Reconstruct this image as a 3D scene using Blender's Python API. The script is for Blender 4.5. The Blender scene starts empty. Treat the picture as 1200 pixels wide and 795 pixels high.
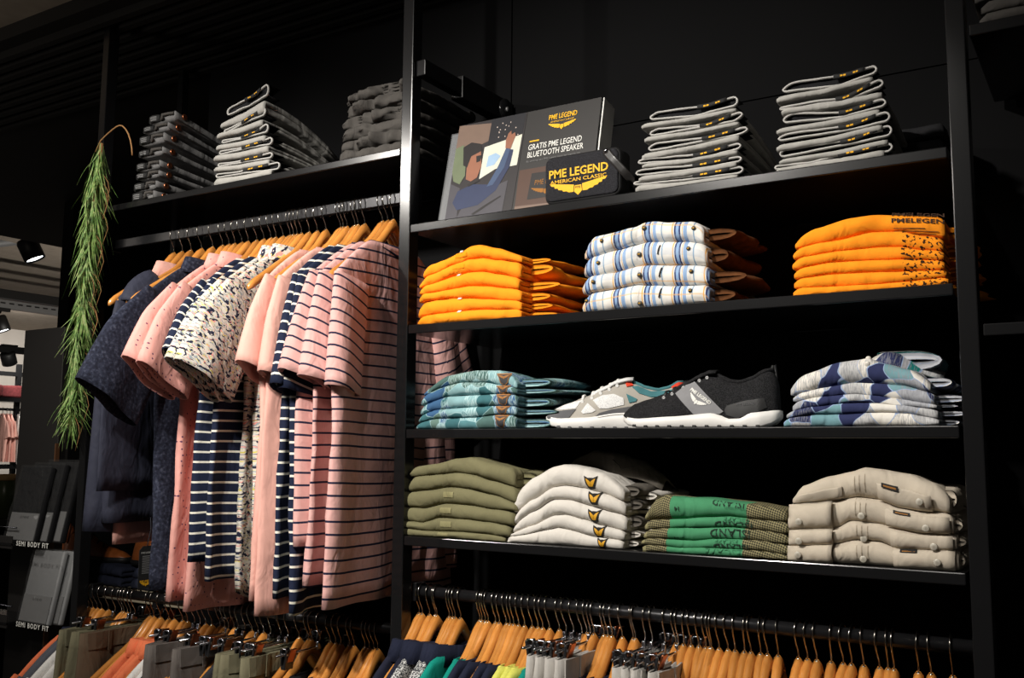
import bpy, bmesh, math, random
from mathutils import Vector, noise
from math import pi, sin, cos, sqrt, radians
S = bpy.context.scene
COL = S.collection

# ------------------------------------------------------------------ camera
CAM = Vector((1.34977, -1.71245, 1.6)); YAW, PITCH, ROLL, FPX = 0.559397, 0.115012, 0.0082514, 1146.476
_f = Vector((-sin(YAW)*cos(PITCH), cos(YAW)*cos(PITCH), sin(PITCH)))
_r0 = Vector((cos(YAW), sin(YAW), 0)); _u0 = _r0.cross(_f)
_r = cos(ROLL)*_r0 + sin(ROLL)*_u0; _u = -sin(ROLL)*_r0 + cos(ROLL)*_u0
cd = bpy.data.cameras.new('camera'); cam = bpy.data.objects.new('camera', cd); COL.objects.link(cam)
from mathutils import Matrix
cam.matrix_world = Matrix(((_r.x, _u.x, -_f.x, CAM.x), (_r.y, _u.y, -_f.y, CAM.y), (_r.z, _u.z, -_f.z, CAM.z), (0, 0, 0, 1)))
cd.sensor_fit = 'HORIZONTAL'; cd.sensor_width = 36; cd.lens = 36*FPX/1200; cd.clip_start = .05
S.camera = cam

def P(px, py, X=None, Y=None, Z=None):
    """point on a real plane that a measured photo position lies on"""
    d = _f + _r*((px-600)/FPX) - _u*((py-397.5)/FPX)
    t = (Y-CAM.y)/d.y if Y is not None else ((X-CAM.x)/d.x if X is not None else (Z-CAM.z)/d.z)
    return CAM + d*t

# ------------------------------------------------------------------ world, lights, exposure
S.view_settings.view_transform = 'Standard'; S.view_settings.look = 'None'
S.view_settings.gamma = 1; S.view_settings.use_curve_mapping = False; S.view_settings.exposure = 0
w = bpy.data.worlds.new('world'); S.world = w; w.use_nodes = True
w.node_tree.nodes['Background'].inputs[0].default_value = (1, .93, .85, 1)
w.node_tree.nodes['Background'].inputs[1].default_value = .03

def spot(name, loc, target, power, size=60, blend=.5, rad=.035, color=(1, .95, .88)):
    l = bpy.data.lights.new(name, 'SPOT'); l.energy = power; l.spot_size = radians(size); l.spot_blend = blend
    l.shadow_soft_size = rad; l.color = color
    o = bpy.data.objects.new(name, l); COL.objects.link(o); o.location = loc
    o.rotation_euler = (Vector(target)-Vector(loc)).to_track_quat('-Z', 'Y').to_euler()
    return o
spot('ceiling_or_fill_spot', (.12, -1.75, 2.93), (.35, .05, 1.75), 200, 70, .8)
spot('ceiling_or_fill_spot', (-1.38, -1.75, 2.86), (-.2, 0, 2.0), 75, 55, .8)
spot('ceiling_or_fill_spot', (.0, -2.0, 2.95), (-.6, 0, 1.6), 120, 55, .8)
spot('ceiling_or_fill_spot', (.75, -1.6, 3.0), (.62, .05, 1.4), 50, 52, .8)
spot('ceiling_or_fill_spot', (-.5, -1.5, 2.95), (-.95, 0, 2.05), 90, 55, .9)
spot('ceiling_or_fill_spot', (-2.0, -.7, 2.8), (-2.4, .95, 1.25), 75, 60, .8)
spot('ceiling_or_fill_spot', (-9.2, 4.5, 3.1), (-11.7, 6.8, 1.2), 300, 100, .8)
spot('ceiling_or_fill_spot', (-7.0, 3.3, 3.0), (-9.6, 5.0, 1.5), 260, 60, .8)
spot('ceiling_or_fill_spot', (-5.0, 3.4, 1.2), (-6.5, 4.4, 3.2), 105, 140, .8)  # added uplight, no such lamp: stands in for light bounced onto the far ceiling

pl = bpy.data.lights.new('bounce_fill', 'POINT'); pl.energy = 17; pl.shadow_soft_size = .25; pl.color = (1, .9, .78)  # added fill without a fixture, for floor bounce on the ceiling and its ribs
po = bpy.data.objects.new('bounce_fill', pl); COL.objects.link(po); po.location = (-2.3, -1.3, 2.35)

# ------------------------------------------------------------------ materials
MATS = {}
def nmat(name):
    m = bpy.data.materials.new(name); m.use_nodes = True
    nt = m.node_tree; b = nt.nodes['Principled BSDF']
    return m, nt, b, nt.nodes.new, nt.links.new
def ramp(nt, stops, interp='CONSTANT'):
    r = nt.nodes.new('ShaderNodeValToRGB'); r.color_ramp.interpolation = interp
    e = r.color_ramp.elements
    while len(e) < len(stops): e.new(.5)
    for k, (p, c) in enumerate(stops):
        e[k].position = p; e[k].color = (*c, 1)
    return r
def srgb(r, g, b):
    f = lambda c: ((c/255)/12.92 if c/255 <= .04045 else ((c/255+.055)/1.055)**2.4)
    return (f(r), f(g), f(b))
def math_(nt, op, a, b=None):
    n = nt.nodes.new('ShaderNodeMath'); n.operation = op
    for k, v in enumerate((a, b)):
        if v is None: continue
        if isinstance(v, (int, float)): n.inputs[k].default_value = v
        else: nt.links.new(v, n.inputs[k])
    return n.outputs[0]
def mixc(nt, fac, a, b):
    n = nt.nodes.new('ShaderNodeMix'); n.data_type = 'RGBA'
    if isinstance(fac, (int, float)): n.inputs[0].default_value = fac
    else: nt.links.new(fac, n.inputs[0])
    for k, v in ((6, a), (7, b)):
        if isinstance(v, tuple): n.inputs[k].default_value = (*v, 1)
        else: nt.links.new(v, n.inputs[k])
    return n.outputs[2]
def fabric_finish(nt, b, col, rough=.9, weave=900, bump=.25, var=.12, crease=.5):
    """weave relief and slight colour variation over any colour socket"""
    tc = nt.nodes.new('ShaderNodeTexCoord'); no = nt.nodes.new('ShaderNodeTexNoise'); no.inputs['Scale'].default_value = 60
    no.inputs['Detail'].default_value = 6; nt.links.new(tc.outputs['Object'], no.inputs['Vector'])
    hs = nt.nodes.new('ShaderNodeHueSaturation')
    v = math_(nt, 'ADD', math_(nt, 'MULTIPLY', math_(nt, 'SUBTRACT', no.outputs[0], .5), var*2), 1.0)
    nt.links.new(v, hs.inputs['Value'])
    if isinstance(col, tuple): hs.inputs['Color'].default_value = (*col, 1)
    else: nt.links.new(col, hs.inputs['Color'])
    nt.links.new(hs.outputs[0], b.inputs['Base Color'])
    n2 = nt.nodes.new('ShaderNodeTexNoise'); n2.inputs['Scale'].default_value = weave; n2.inputs['Detail'].default_value = 1
    nt.links.new(tc.outputs['Object'], n2.inputs['Vector'])
    bp = nt.nodes.new('ShaderNodeBump'); bp.inputs['Strength'].default_value = bump; bp.inputs['Distance'].default_value = .001
    nt.links.new(n2.outputs[0], bp.inputs['Height'])
    n3 = nt.nodes.new('ShaderNodeTexNoise'); n3.inputs['Scale'].default_value = 26; n3.inputs['Detail'].default_value = 2.5; n3.inputs['Distortion'].default_value = .8
    mp3 = nt.nodes.new('ShaderNodeMapping'); mp3.inputs['Rotation'].default_value = (0, .7, 0); mp3.inputs['Scale'].default_value = (1, 1, .5); nt.links.new(tc.outputs['Object'], mp3.inputs[0]); nt.links.new(mp3.outputs[0], n3.inputs['Vector'])
    b2 = nt.nodes.new('ShaderNodeBump'); b2.inputs['Strength'].default_value = crease; b2.inputs['Distance'].default_value = .012
    nt.links.new(n3.outputs[0], b2.inputs['Height']); nt.links.new(bp.outputs[0], b2.inputs['Normal']); nt.links.new(b2.outputs[0], b.inputs['Normal'])
    b.inputs['Roughness'].default_value = rough; b.inputs['Specular IOR Level'].default_value = .2
def fabric(name, rgb, **k):
    if name in MATS: return MATS[name]
    m, nt, b, N, L = nmat(name); fabric_finish(nt, b, srgb(*rgb), **k); MATS[name] = m; return m
def plain(name, rgb, rough=.5, metal=0, spec=.5, noise_amt=.08, scale=30, **k):
    if name in MATS: return MATS[name]
    m, nt, b, N, L = nmat(name)
    tc = N('ShaderNodeTexCoord'); no = N('ShaderNodeTexNoise'); no.inputs['Scale'].default_value = scale; no.inputs['Detail'].default_value = 4
    L(tc.outputs['Object'], no.inputs['Vector'])
    c = srgb(*rgb); a = tuple(x*(1-noise_amt) for x in c); d = tuple(min(1, x*(1+noise_amt)) for x in c)
    L(mixc(nt, no.outputs[0], a, d), b.inputs['Base Color'])
    b.inputs['Roughness'].default_value = rough; b.inputs['Metallic'].default_value = metal; b.inputs['Specular IOR Level'].default_value = spec
    for kk, v in k.items(): b.inputs[kk].default_value = v
    MATS[name] = m; return m
def uvsock(nt):
    u = nt.nodes.new('ShaderNodeUVMap'); s = nt.nodes.new('ShaderNodeSeparateXYZ'); nt.links.new(u.outputs[0], s.inputs[0]); return u.outputs[0], s.outputs[0], s.outputs[1]
def stripes(name, base, line, period, duty, rough=.9):
    m, nt, b, N, L = nmat(name); uv, u, v = uvsock(nt)
    fr = math_(nt, 'FRACT', math_(nt, 'DIVIDE', v, period)); fac = math_(nt, 'LESS_THAN', fr, duty)
    fabric_finish(nt, b, mixc(nt, fac, srgb(*base), srgb(*line)), rough); MATS[name] = m; return m
def distorted(nt, uv, scale, amt):
    no = nt.nodes.new('ShaderNodeTexNoise'); no.inputs['Scale'].default_value = scale; nt.links.new(uv, no.inputs['Vector'])
    a = nt.nodes.new('ShaderNodeVectorMath'); a.operation = 'MULTIPLY_ADD'; nt.links.new(no.outputs[1], a.inputs[0])
    a.inputs[1].default_value = (amt, amt, amt); nt.links.new(uv, a.inputs[2]); return a.outputs[0]
def voro(nt, vec, scale, feat='F1', rand=1):
    v = nt.nodes.new('ShaderNodeTexVoronoi'); v.feature = feat; v.inputs['Scale'].default_value = scale; v.inputs['Randomness'].default_value = rand
    nt.links.new(vec, v.inputs['Vector']); return v

def camo(name, palette, scale, edge, edge_w, hatch, dist=.04):
    m, nt, b, N, L = nmat(name); uv, u, v = uvsock(nt)
    oi = N('ShaderNodeObjectInfo'); ad = N('ShaderNodeVectorMath'); ad.operation = 'MULTIPLY_ADD'
    cx = N('ShaderNodeCombineXYZ'); L(oi.outputs['Location'], cx.inputs[0]) if False else None
    vec = distorted(nt, uv, 14, dist)
    v1 = voro(nt, vec, scale); v2 = voro(nt, vec, scale, 'DISTANCE_TO_EDGE')
    sp = N('ShaderNodeSeparateColor'); L(v1.outputs['Color'], sp.inputs[0])
    n = len(palette); r = ramp(nt, [(k/n, srgb(*c)) for k, c in enumerate(palette)]); L(sp.outputs[0], r.inputs[0])
    col = r.outputs[0]
    wv = N('ShaderNodeTexNoise'); wv.inputs['Scale'].default_value = 1; mp = N('ShaderNodeMapping'); mp.inputs['Scale'].default_value = (500, 60, 1)
    L(uv, mp.inputs[0]); L(mp.outputs[0], wv.inputs['Vector'])
    hm = math_(nt, 'MULTIPLY', math_(nt, 'GREATER_THAN', wv.outputs[0], .52), math_(nt, 'GREATER_THAN', sp.outputs[1], .45))
    col = mixc(nt, math_(nt, 'MULTIPLY', hm, .55), col, srgb(*hatch))
    col = mixc(nt, math_(nt, 'LESS_THAN', v2.outputs['Distance'], edge_w), col, srgb(*edge))
    fabric_finish(nt, b, col); MATS[name] = m; return m

plain('black_metal', (20, 20, 21), rough=.19, metal=.0, spec=.45, noise_amt=.05)
plain('black_wall', (13, 13, 14), rough=.85, spec=.1, noise_amt=.15, scale=3)
plain('black_ceiling', (24, 23, 22), rough=.8, spec=.2, noise_amt=.2, scale=4)
plain('floor_grey', (60, 57, 54), rough=.45, noise_amt=.2, scale=2)
plain('chrome', (190, 190, 195), rough=.18, metal=1)
plain('dark_chrome', (60, 60, 64), rough=.25, metal=1)
plain('white_plastic', (225, 225, 222), rough=.5)
plain('white_print', (225, 224, 218), rough=.7)
plain('grey_print', (120, 120, 120), rough=.8)
plain('dark_print', (30, 32, 30), rough=.9)
plain('badge_yellow', (205, 150, 22), rough=.7, noise_amt=.2, scale=200); plain('yellow_print', (235, 178, 20), rough=.7, noise_amt=.15, scale=200)
plain('yellow_mark', (225, 165, 15), rough=.8)
plain('black_label', (22, 22, 22), rough=.8)
plain('copper', (190, 120, 85), rough=.35, metal=1)
plain('button_dark', (70, 68, 62), rough=.4)
plain('button_white', (215, 210, 200), rough=.35)
plain('card_black', (34, 32, 31), rough=.5)
plain('card_edge', (220, 220, 216), rough=.6)
plain('speaker_rubber', (20, 20, 21), rough=.6)
plain('leather_strap', (40, 38, 37), rough=.35)
plain('white_rubber', (232, 230, 226), rough=.55, noise_amt=.03)
plain('track_black', (20, 20, 20), rough=.5)
plain('concrete', (150, 138, 124), rough=.9, noise_amt=.22, scale=14)
plain('plaster_white', (205, 198, 190), rough=.9, noise_amt=.05)
plain('galvanised', (150, 150, 150), rough=.5, metal=.6)
plain('bamboo', (190, 150, 95), rough=.6)
plain('green_glass', (70, 82, 52), rough=.3)
plain('brown_leather', (150, 82, 38), rough=.42, noise_amt=.5, scale=25)
plain('pale_wood', (150, 140, 120), rough=.6)
plain('thin_wood', (95, 62, 38), rough=.5)
fabric('denim_dark', (38, 42, 58)); fabric('jean_grey', (158, 156, 151), var=.15); fabric('jean_charcoal', (112, 111, 111), var=.3)
fabric('jean_rim', (172, 170, 166)); fabric('jean_side', (34, 34, 36)); fabric('jean_taupe', (70, 67, 64), var=.25)
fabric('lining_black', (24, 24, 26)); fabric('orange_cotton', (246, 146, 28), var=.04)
fabric('orange_dark', (205, 120, 20)); fabric('brown_lining', (92, 55, 28), var=.6)
fabric('olive_cotton', (110, 106, 78), var=.05); fabric('offwhite_cotton', (204, 199, 191), var=.05)
fabric('dark_collar', (92, 87, 80), var=.2); fabric('beige_twill', (192, 181, 164), var=.05)
fabric('navy_jacket', (50, 52, 66), var=.2, rough=.7); fabric('pink_plain', (222, 168, 155), var=.04)
fabric('navy_cotton', (28, 32, 50)); fabric('coral_cotton', (226, 120, 80)); fabric('grey_knit', (84, 87, 95))
fabric('white_cotton', (222, 220, 216)); fabric('olive_trouser', (112, 108, 86)); fabric('brown_trouser', (96, 80, 64))
fabric('grey_trouser', (98, 92, 88)); fabric('stone_trouser', (176, 172, 166)); fabric('teal_cotton', (10, 130, 115)); fabric('lime_cotton', (205, 205, 95))
fabric('green_cotton', (76, 160, 112)); fabric('shoe_grey', (168, 163, 154), crease=0); fabric('shoe_dark_grey', (92, 92, 94), crease=0); fabric('shoe_teal', (72, 122, 128), crease=0)
fabric('shoe_red', (214, 70, 48)); fabric('khaki_cotton', (120, 112, 84)); fabric('charcoal_cotton', (48, 49, 54)); fabric('dark_red_wool', (74, 26, 28), var=.6)
stripes('pink_navy_stripe', (212, 164, 158), (34, 36, 60), .026, .17)
stripes('navy_white_stripe', (27, 34, 56), (222, 218, 205), .024, .2)

def special():
    # wood of the hangers
    m, nt, b, N, L = nmat('hanger_wood'); tc = N('ShaderNodeTexCoord'); mp = N('ShaderNodeMapping'); mp.inputs['Scale'].default_value = (90, 6, 40)
    L(tc.outputs['Object'], mp.inputs[0]); no = N('ShaderNodeTexNoise'); no.inputs['Scale'].default_value = 1; no.inputs['Detail'].default_value = 5; L(mp.outputs[0], no.inputs['Vector'])
    oi = N('ShaderNodeObjectInfo'); hs = N('ShaderNodeHueSaturation'); L(math_(nt, 'ADD', math_(nt, 'MULTIPLY', oi.outputs['Random'], .35), .82), hs.inputs['Value'])
    L(mixc(nt, no.outputs[0], srgb(178, 106, 42), srgb(222, 156, 78)), hs.inputs['Color']); L(hs.outputs[0], b.inputs['Base Color'])
    b.inputs['Roughness'].default_value = .26; b.inputs['Coat Weight'].default_value = 1; b.inputs['Coat Roughness'].default_value = .15; MATS['hanger_wood'] = m
    # plaid
    m, nt, b, N, L = nmat('plaid'); uv, u, v = uvsock(nt)
    W, NV, PB, OR = (225, 222, 216), (56, 66, 108), (140, 168, 205), (225, 170, 90)
    fr = math_(nt, 'FRACT', math_(nt, 'DIVIDE', u, .064))
    r = ramp(nt, [(0, srgb(*W)), (.03, srgb(*OR)), (.065, srgb(*W)), (.1, srgb(*NV)), (.15, srgb(*PB)), (.24, srgb(*NV)), (.29, srgb(*W)), (.34, srgb(*OR)), (.36, srgb(*W)), (.38, srgb(*PB)), (.5, srgb(*W)), (.68, srgb(125, 155, 180)), (.72, srgb(*W))]); L(fr, r.inputs[0])
    f2 = math_(nt, 'LESS_THAN', math_(nt, 'FRACT', math_(nt, 'DIVIDE', v, .05)), .3)
    col = mixc(nt, math_(nt, 'MULTIPLY', f2, .28), r.outputs[0], srgb(150, 170, 195))
    f3 = math_(nt, 'LESS_THAN', math_(nt, 'FRACT', math_(nt, 'ADD', math_(nt, 'DIVIDE', v, .05), .4)), .06)
    col = mixc(nt, math_(nt, 'MULTIPLY', f3, .5), col, srgb(*OR)); fabric_finish(nt, b, col); MATS['plaid'] = m
    # orange with a broken black print on the right-hand part
    m, nt, b, N, L = nmat('orange_print'); uv, u, v = uvsock(nt)
    mp = N('ShaderNodeMapping'); mp.inputs['Scale'].default_value = (190, 210, 1); L(distorted(nt, uv, 300, .006), mp.inputs[0])
    no = N('ShaderNodeTexNoise'); no.inputs['Scale'].default_value = 1; no.inputs['Detail'].default_value = 0; L(mp.outputs[0], no.inputs['Vector'])
    k = math_(nt, 'MULTIPLY', math_(nt, 'GREATER_THAN', no.outputs[0], .60), math_(nt, 'GREATER_THAN', u, .185))
    fabric_finish(nt, b, mixc(nt, k, srgb(246, 146, 28), srgb(50, 30, 16)), var=.04); MATS['orange_print'] = m
    # floral
    m, nt, b, N, L = nmat('floral'); uv, u, v = uvsock(nt); vec = distorted(nt, uv, 60, .02)
    def nz(sx, sy, off, thr):
        mp = N('ShaderNodeMapping'); mp.inputs['Scale'].default_value = (sx, sy, 1); mp.inputs['Location'].default_value = (off, off, 0); L(vec, mp.inputs[0])
        n = N('ShaderNodeTexNoise'); n.inputs['Scale'].default_value = 1; n.inputs['Detail'].default_value = 3; L(mp.outputs[0], n.inputs['Vector']); return math_(nt, 'GREATER_THAN', n.outputs[0], thr)
    col = mixc(nt, nz(50, 240, 3, .56), srgb(208, 203, 192), srgb(150, 160, 165)); col = mixc(nt, nz(70, 260, 9, .6), col, srgb(225, 150, 140)); col = mixc(nt, nz(70, 280, 15, .62), col, srgb(200, 190, 90))
    col = mixc(nt, nz(85, 120, 21, .56), col, srgb(36, 38, 58)); fabric_finish(nt, b, col); MATS['floral'] = m
    # dotted pink
    m, nt, b, N, L = nmat('pink_dotted'); uv, u, v = uvsock(nt); vo = voro(nt, uv, 70, 'F1', .4)
    fabric_finish(nt, b, mixc(nt, math_(nt, 'LESS_THAN', vo.outputs['Distance'], .16), srgb(222, 160, 150), srgb(96, 60, 88)), var=.04); MATS['pink_dotted'] = m
    # acid-washed dark denim
    m, nt, b, N, L = nmat('washed_denim'); tc = N('ShaderNodeTexCoord'); no = N('ShaderNodeTexNoise'); no.inputs['Scale'].default_value = 140; no.inputs['Detail'].default_value = 8; L(tc.outputs['Object'], no.inputs['Vector'])
    r = ramp(nt, [(.35, srgb(26, 28, 40)), (.55, srgb(42, 46, 62)), (.8, srgb(80, 84, 100))], 'LINEAR'); L(no.outputs[0], r.inputs[0]); fabric_finish(nt, b, r.outputs[0]); MATS['washed_denim'] = m
    # green body with checker mesh ends
    m, nt, b, N, L = nmat('green_mesh'); uv, u, v = uvsock(nt); ck = N('ShaderNodeTexChecker'); ck.inputs['Scale'].default_value = 340
    mp = N('ShaderNodeMapping'); mp.inputs['Rotation'].default_value = (0, 0, .6); L(uv, mp.inputs[0]); L(mp.outputs[0], ck.inputs['Vector'])
    ck.inputs[1].default_value = (*srgb(140, 132, 98), 1); ck.inputs[2].default_value = (*srgb(52, 50, 38), 1)
    z = math_(nt, 'MULTIPLY', math_(nt, 'GREATER_THAN', u, .052), math_(nt, 'LESS_THAN', u, .198))
    z = math_(nt, 'MULTIPLY', z, math_(nt, 'LESS_THAN', v, .075))
    col = mixc(nt, z, ck.outputs[0], srgb(70, 138, 98)); e = math_(nt, 'LESS_THAN', u, .008); col = mixc(nt, e, col, srgb(140, 134, 98)); fabric_finish(nt, b, col); MATS['green_mesh'] = m
    # knit uppers
    for nm, c1, c2, sc in (('knit_black', (18, 18, 19), (46, 46, 48), 700), ('knit_white', (228, 228, 226), (196, 196, 196), 600), ('speckle_knit', (60, 62, 66), (215, 215, 212), 330), ('speaker_cloth', (26, 26, 29), (52, 52, 56), 600)):
        m, nt, b, N, L = nmat(nm); tc = N('ShaderNodeTexCoord'); no = N('ShaderNodeTexNoise'); no.inputs['Scale'].default_value = sc; no.inputs['Detail'].default_value = 1; L(tc.outputs['Object'], no.inputs['Vector'])
        r = ramp(nt, [(.45, srgb(*c1)), (.62, srgb(*c2))], 'LINEAR'); L(no.outputs[0], r.inputs[0]); fabric_finish(nt, b, r.outputs[0], crease=0); MATS[nm] = m
    # vine
    m, nt, b, N, L = nmat('grass_blade'); tc = N('ShaderNodeTexCoord'); no = N('ShaderNodeTexNoise'); no.inputs['Scale'].default_value = 70; L(tc.outputs['Object'], no.inputs['Vector'])
    r = ramp(nt, [(.3, srgb(66, 104, 44)), (.5, srgb(118, 152, 76)), (.66, srgb(158, 174, 108)), (.8, srgb(130, 102, 62))], 'LINEAR'); L(no.outputs[0], r.inputs[0]); L(r.outputs[0], b.inputs['Base Color']); b.inputs['Roughness'].default_value = .6; MATS['grass_blade'] = m
    # cellophane
    m, nt, b, N, L = nmat('cellophane'); b.inputs['Base Color'].default_value = (.05, .05, .05, 1); b.inputs['Roughness'].default_value = .1; b.inputs['Alpha'].default_value = .3
    tc = N('ShaderNodeTexCoord'); no = N('ShaderNodeTexNoise'); no.inputs['Scale'].default_value = 28; no.inputs['Detail'].default_value = 3; L(tc.outputs['Object'], no.inputs['Vector']); bp = N('ShaderNodeBump'); bp.inputs['Strength'].default_value = 1; bp.inputs['Distance'].default_value = .02; L(no.outputs[0], bp.inputs['Height']); L(bp.outputs[0], b.inputs['Normal']); MATS['cellophane'] = m
    m, nt, b, N, L = nmat('clear_acrylic'); b.inputs['Base Color'].default_value = (.9, .92, .95, 1); b.inputs['Roughness'].default_value = .08; b.inputs['Alpha'].default_value = .12; MATS['clear_acrylic'] = m
    m, nt, b, N, L = nmat('lamp_glow'); b.inputs['Emission Color'].default_value = (.95, .97, 1, 1); b.inputs['Emission Strength'].default_value = 6; MATS['lamp_glow'] = m
    m, nt, b, N, L = nmat('clear_bottle'); b.inputs['Base Color'].default_value = (.75, .8, .85, 1); b.inputs['Roughness'].default_value = .1; b.inputs['Alpha'].default_value = .45; MATS['clear_bottle'] = m
special()
camo('teal_camo', [(60, 104, 110), (80, 124, 130), (126, 162, 166), (58, 92, 128), (74, 102, 98), (100, 138, 144), (94, 120, 112)], 27, (150, 182, 186), .014, (190, 215, 215))
camo('navy_camo', [(190, 190, 190), (46, 52, 88), (20, 116, 112), (168, 170, 176), (224, 220, 212), (112, 152, 160), (178, 178, 182)], 24, (150, 170, 205), .014, (138, 140, 146), .05)

# ------------------------------------------------------------------ mesh helpers
def props(o, label=None, cat=None, group=None, kind=None):
    if label: o['label'] = label
    if cat: o['category'] = cat
    if group: o['group'] = group
    if kind: o['kind'] = kind
    return o
def mk(name, V, F, mat, parent=None, org=None, uv=None, smooth=True, solid=0):
    me = bpy.data.meshes.new(name); org = Vector(org) if org is not None else Vector((0, 0, 0))
    me.from_pydata([tuple(Vector(v)-org) for v in V], [], F)
    if smooth: me.polygons.foreach_set('use_smooth', [True]*len(me.polygons))
    if uv:
        l = me.uv_layers.new(name='UVMap'); li = [0]*len(me.loops); me.loops.foreach_get('vertex_index', li)
        d = []
        for i in li: d += uv[i]
        l.data.foreach_set('uv', d)
    me.materials.append(MATS[mat] if isinstance(mat, str) else mat)
    o = bpy.data.objects.new(name, me); COL.objects.link(o)
    if parent: o.parent = parent
    else: o.location = org
    if solid: md = o.modifiers.new('solid', 'SOLIDIFY'); md.thickness = solid; md.offset = 0
    return o
def empty(name, loc, label, cat, group=None, rz=0):
    o = bpy.data.objects.new(name, None); COL.objects.link(o); o.location = loc; o.rotation_euler.z = rz; o.empty_display_size = .05
    return props(o, label, cat, group)
def copy_tree(o, parent=None):
    c = o.copy(); COL.objects.link(c); c.parent = parent
    for ch in o.children: copy_tree(ch, c)
    return c
class G:
    def __init__(s): s.V = []; s.F = []; s.U = []
    def add(s, V, F, U=None):
        b = len(s.V); s.V += [Vector(v) for v in V]; s.F += [tuple(b+i for i in f) for f in F]; s.U += (U or [(0, 0)]*len(V)); return s
    def box(s, c, d, R=None, bev=.0):
        x, y, z = (k/2 for k in d); e = min(bev, x*.9, y*.9, z*.9)
        if e <= 0:
            V = [Vector((a*x, b*y, k*z)) for a in (-1, 1) for b in (-1, 1) for k in (-1, 1)]
            F = [(0, 1, 3, 2), (4, 6, 7, 5), (0, 4, 5, 1), (2, 3, 7, 6), (0, 2, 6, 4), (1, 5, 7, 3)]
        else:
            bm = bmesh.new(); bmesh.ops.create_cube(bm, size=1)
            for v in bm.verts: v.co = Vector((v.co.x*2*x, v.co.y*2*y, v.co.z*2*z))
            bmesh.ops.bevel(bm, geom=bm.edges[:], offset=e, segments=2, affect='EDGES', profile=.5)
            bm.verts.index_update(); V = [v.co.copy() for v in bm.verts]; F = [tuple(v.index for v in f.verts) for f in bm.faces]; bm.free()
        if R: V = [R @ v for v in V]
        return s.add([v+Vector(c) for v in V], F)
    def grid(s, rows, uvs=None, closed=False, cap=False):
        n = len(rows[0]); V = [v for r in rows for v in r]; F = []
        for i in range(len(rows)-1):
            for j in range(n if closed else n-1):
                k = (j+1) % n; F.append((i*n+j, i*n+k, (i+1)*n+k, (i+1)*n+j))
        if cap: F.append(tuple(range(n))[::-1]); F.append(tuple((len(rows)-1)*n+j for j in range(n)))
        return s.add(V, F, [u for r in uvs for u in r] if uvs else None)
    def tube(s, pts, r, seg=6, cap=True, closed=False, flat=1.0):
        pts = [Vector(p) for p in pts]; rows = []; n = len(pts); up = None
        rr = r if isinstance(r, (list, tuple)) else [r]*n
        for i, p in enumerate(pts):
            t = (pts[(i+1) % n]-pts[i-1]) if closed else (pts[min(i+1, n-1)]-pts[max(i-1, 0)]); t.normalize()
            if up is None: up = Vector((0, 0, 1)) if abs(t.z) < .9 else Vector((1, 0, 0))
            a = t.cross(up).normalized(); b = a.cross(t).normalized(); up = b
            rows.append([p+a*rr[i]*cos(2*pi*k/seg)+b*rr[i]*flat*sin(2*pi*k/seg) for k in range(seg)])
        if closed: rows.append(rows[0])
        return s.grid(rows, closed=True, cap=cap and not closed)
    def lathe(s, prof, c, seg=16, axis='Z'):
        rows = []
        for r, h in prof:
            rows.append([Vector(c)+({'Z': Vector((r*cos(2*pi*k/seg), r*sin(2*pi*k/seg), h)), 'Y': Vector((r*cos(2*pi*k/seg), h, r*sin(2*pi*k/seg))), 'X': Vector((h, r*cos(2*pi*k/seg), r*sin(2*pi*k/seg)))}[axis]) for k in range(seg)])
        return s.grid(rows, closed=True, cap=True)
    def out(s, name, mat, parent=None, org=None, smooth=True, uv=False, solid=0):
        return mk(name, s.V, s.F, mat, parent, org, s.U if uv else None, smooth, solid)
def poly2d(pts, sub=0):
    """filled flat polygon -> (verts2d, faces), optionally subdivided so it can follow a curved surface"""
    bm = bmesh.new(); f = bm.faces.new([bm.verts.new((p[0], p[1], 0)) for p in pts])
    bmesh.ops.triangulate(bm, faces=[f])
    for _ in range(sub): bmesh.ops.subdivide_edges(bm, edges=bm.edges[:], cuts=1, use_grid_fill=True); bmesh.ops.triangulate(bm, faces=bm.faces[:])
    bm.verts.index_update(); V = [(v.co.x, v.co.y) for v in bm.verts]; F = [tuple(v.index for v in f.verts) for f in bm.faces]; bm.free(); return V, F
def patch(name, polys, fn, mat, parent, org, sub=2, solid=0):
    g = G()
    for p in polys:
        V, F = poly2d(p, sub); g.add([fn(*v) for v in V], F)
    return g.out(name, mat, parent, org, smooth=False, solid=solid)
def text2d(s, size, spacing=1, bold=0.0, align='CENTER', sx=1.0, width=None):
    c = bpy.data.curves.new('text', 'FONT'); c.body = s; c.size = size; c.align_x = align; c.align_y = 'CENTER'; c.offset = bold; c.space_character = spacing; c.resolution_u = 2
    o = bpy.data.objects.new('text', c); COL.objects.link(o); bpy.context.view_layer.update()
    me = bpy.data.meshes.new_from_object(o)
    if width: sx = width/max(1e-6, max(v.co.x for v in me.vertices)-min(v.co.x for v in me.vertices))
    V = [(v.co.x*sx, v.co.y) for v in me.vertices]; F = [tuple(p.vertices) for p in me.polygons]
    bpy.data.objects.remove(o); bpy.data.curves.remove(c); bpy.data.meshes.remove(me); return V, F
def text_on(name, s, size, fn, mat, parent, org, **k):
    V, F = text2d(s, size, **k); return mk(name, [fn(*v) for v in V], F, mat, parent, org, smooth=False)
def wings(cx, cy, wd):
    R = [(.07, .07), (.2, .1), (.5, .17), (.47, .1), (.42, .09), (.41, .04), (.36, .035), (.34, -.01), (.28, -.02), (.26, -.06), (.2, -.065), (.16, -.1), (.08, -.1)]
    C = [(-.055, .05), (.055, .05), (.07, -.09), (0, -.19), (-.07, -.09)]
    f = lambda L: [(cx+x*wd, cy+y*wd) for x, y in L]
    return [f(R), f([(-x, y) for x, y in R][::-1]), f(C)]
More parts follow.
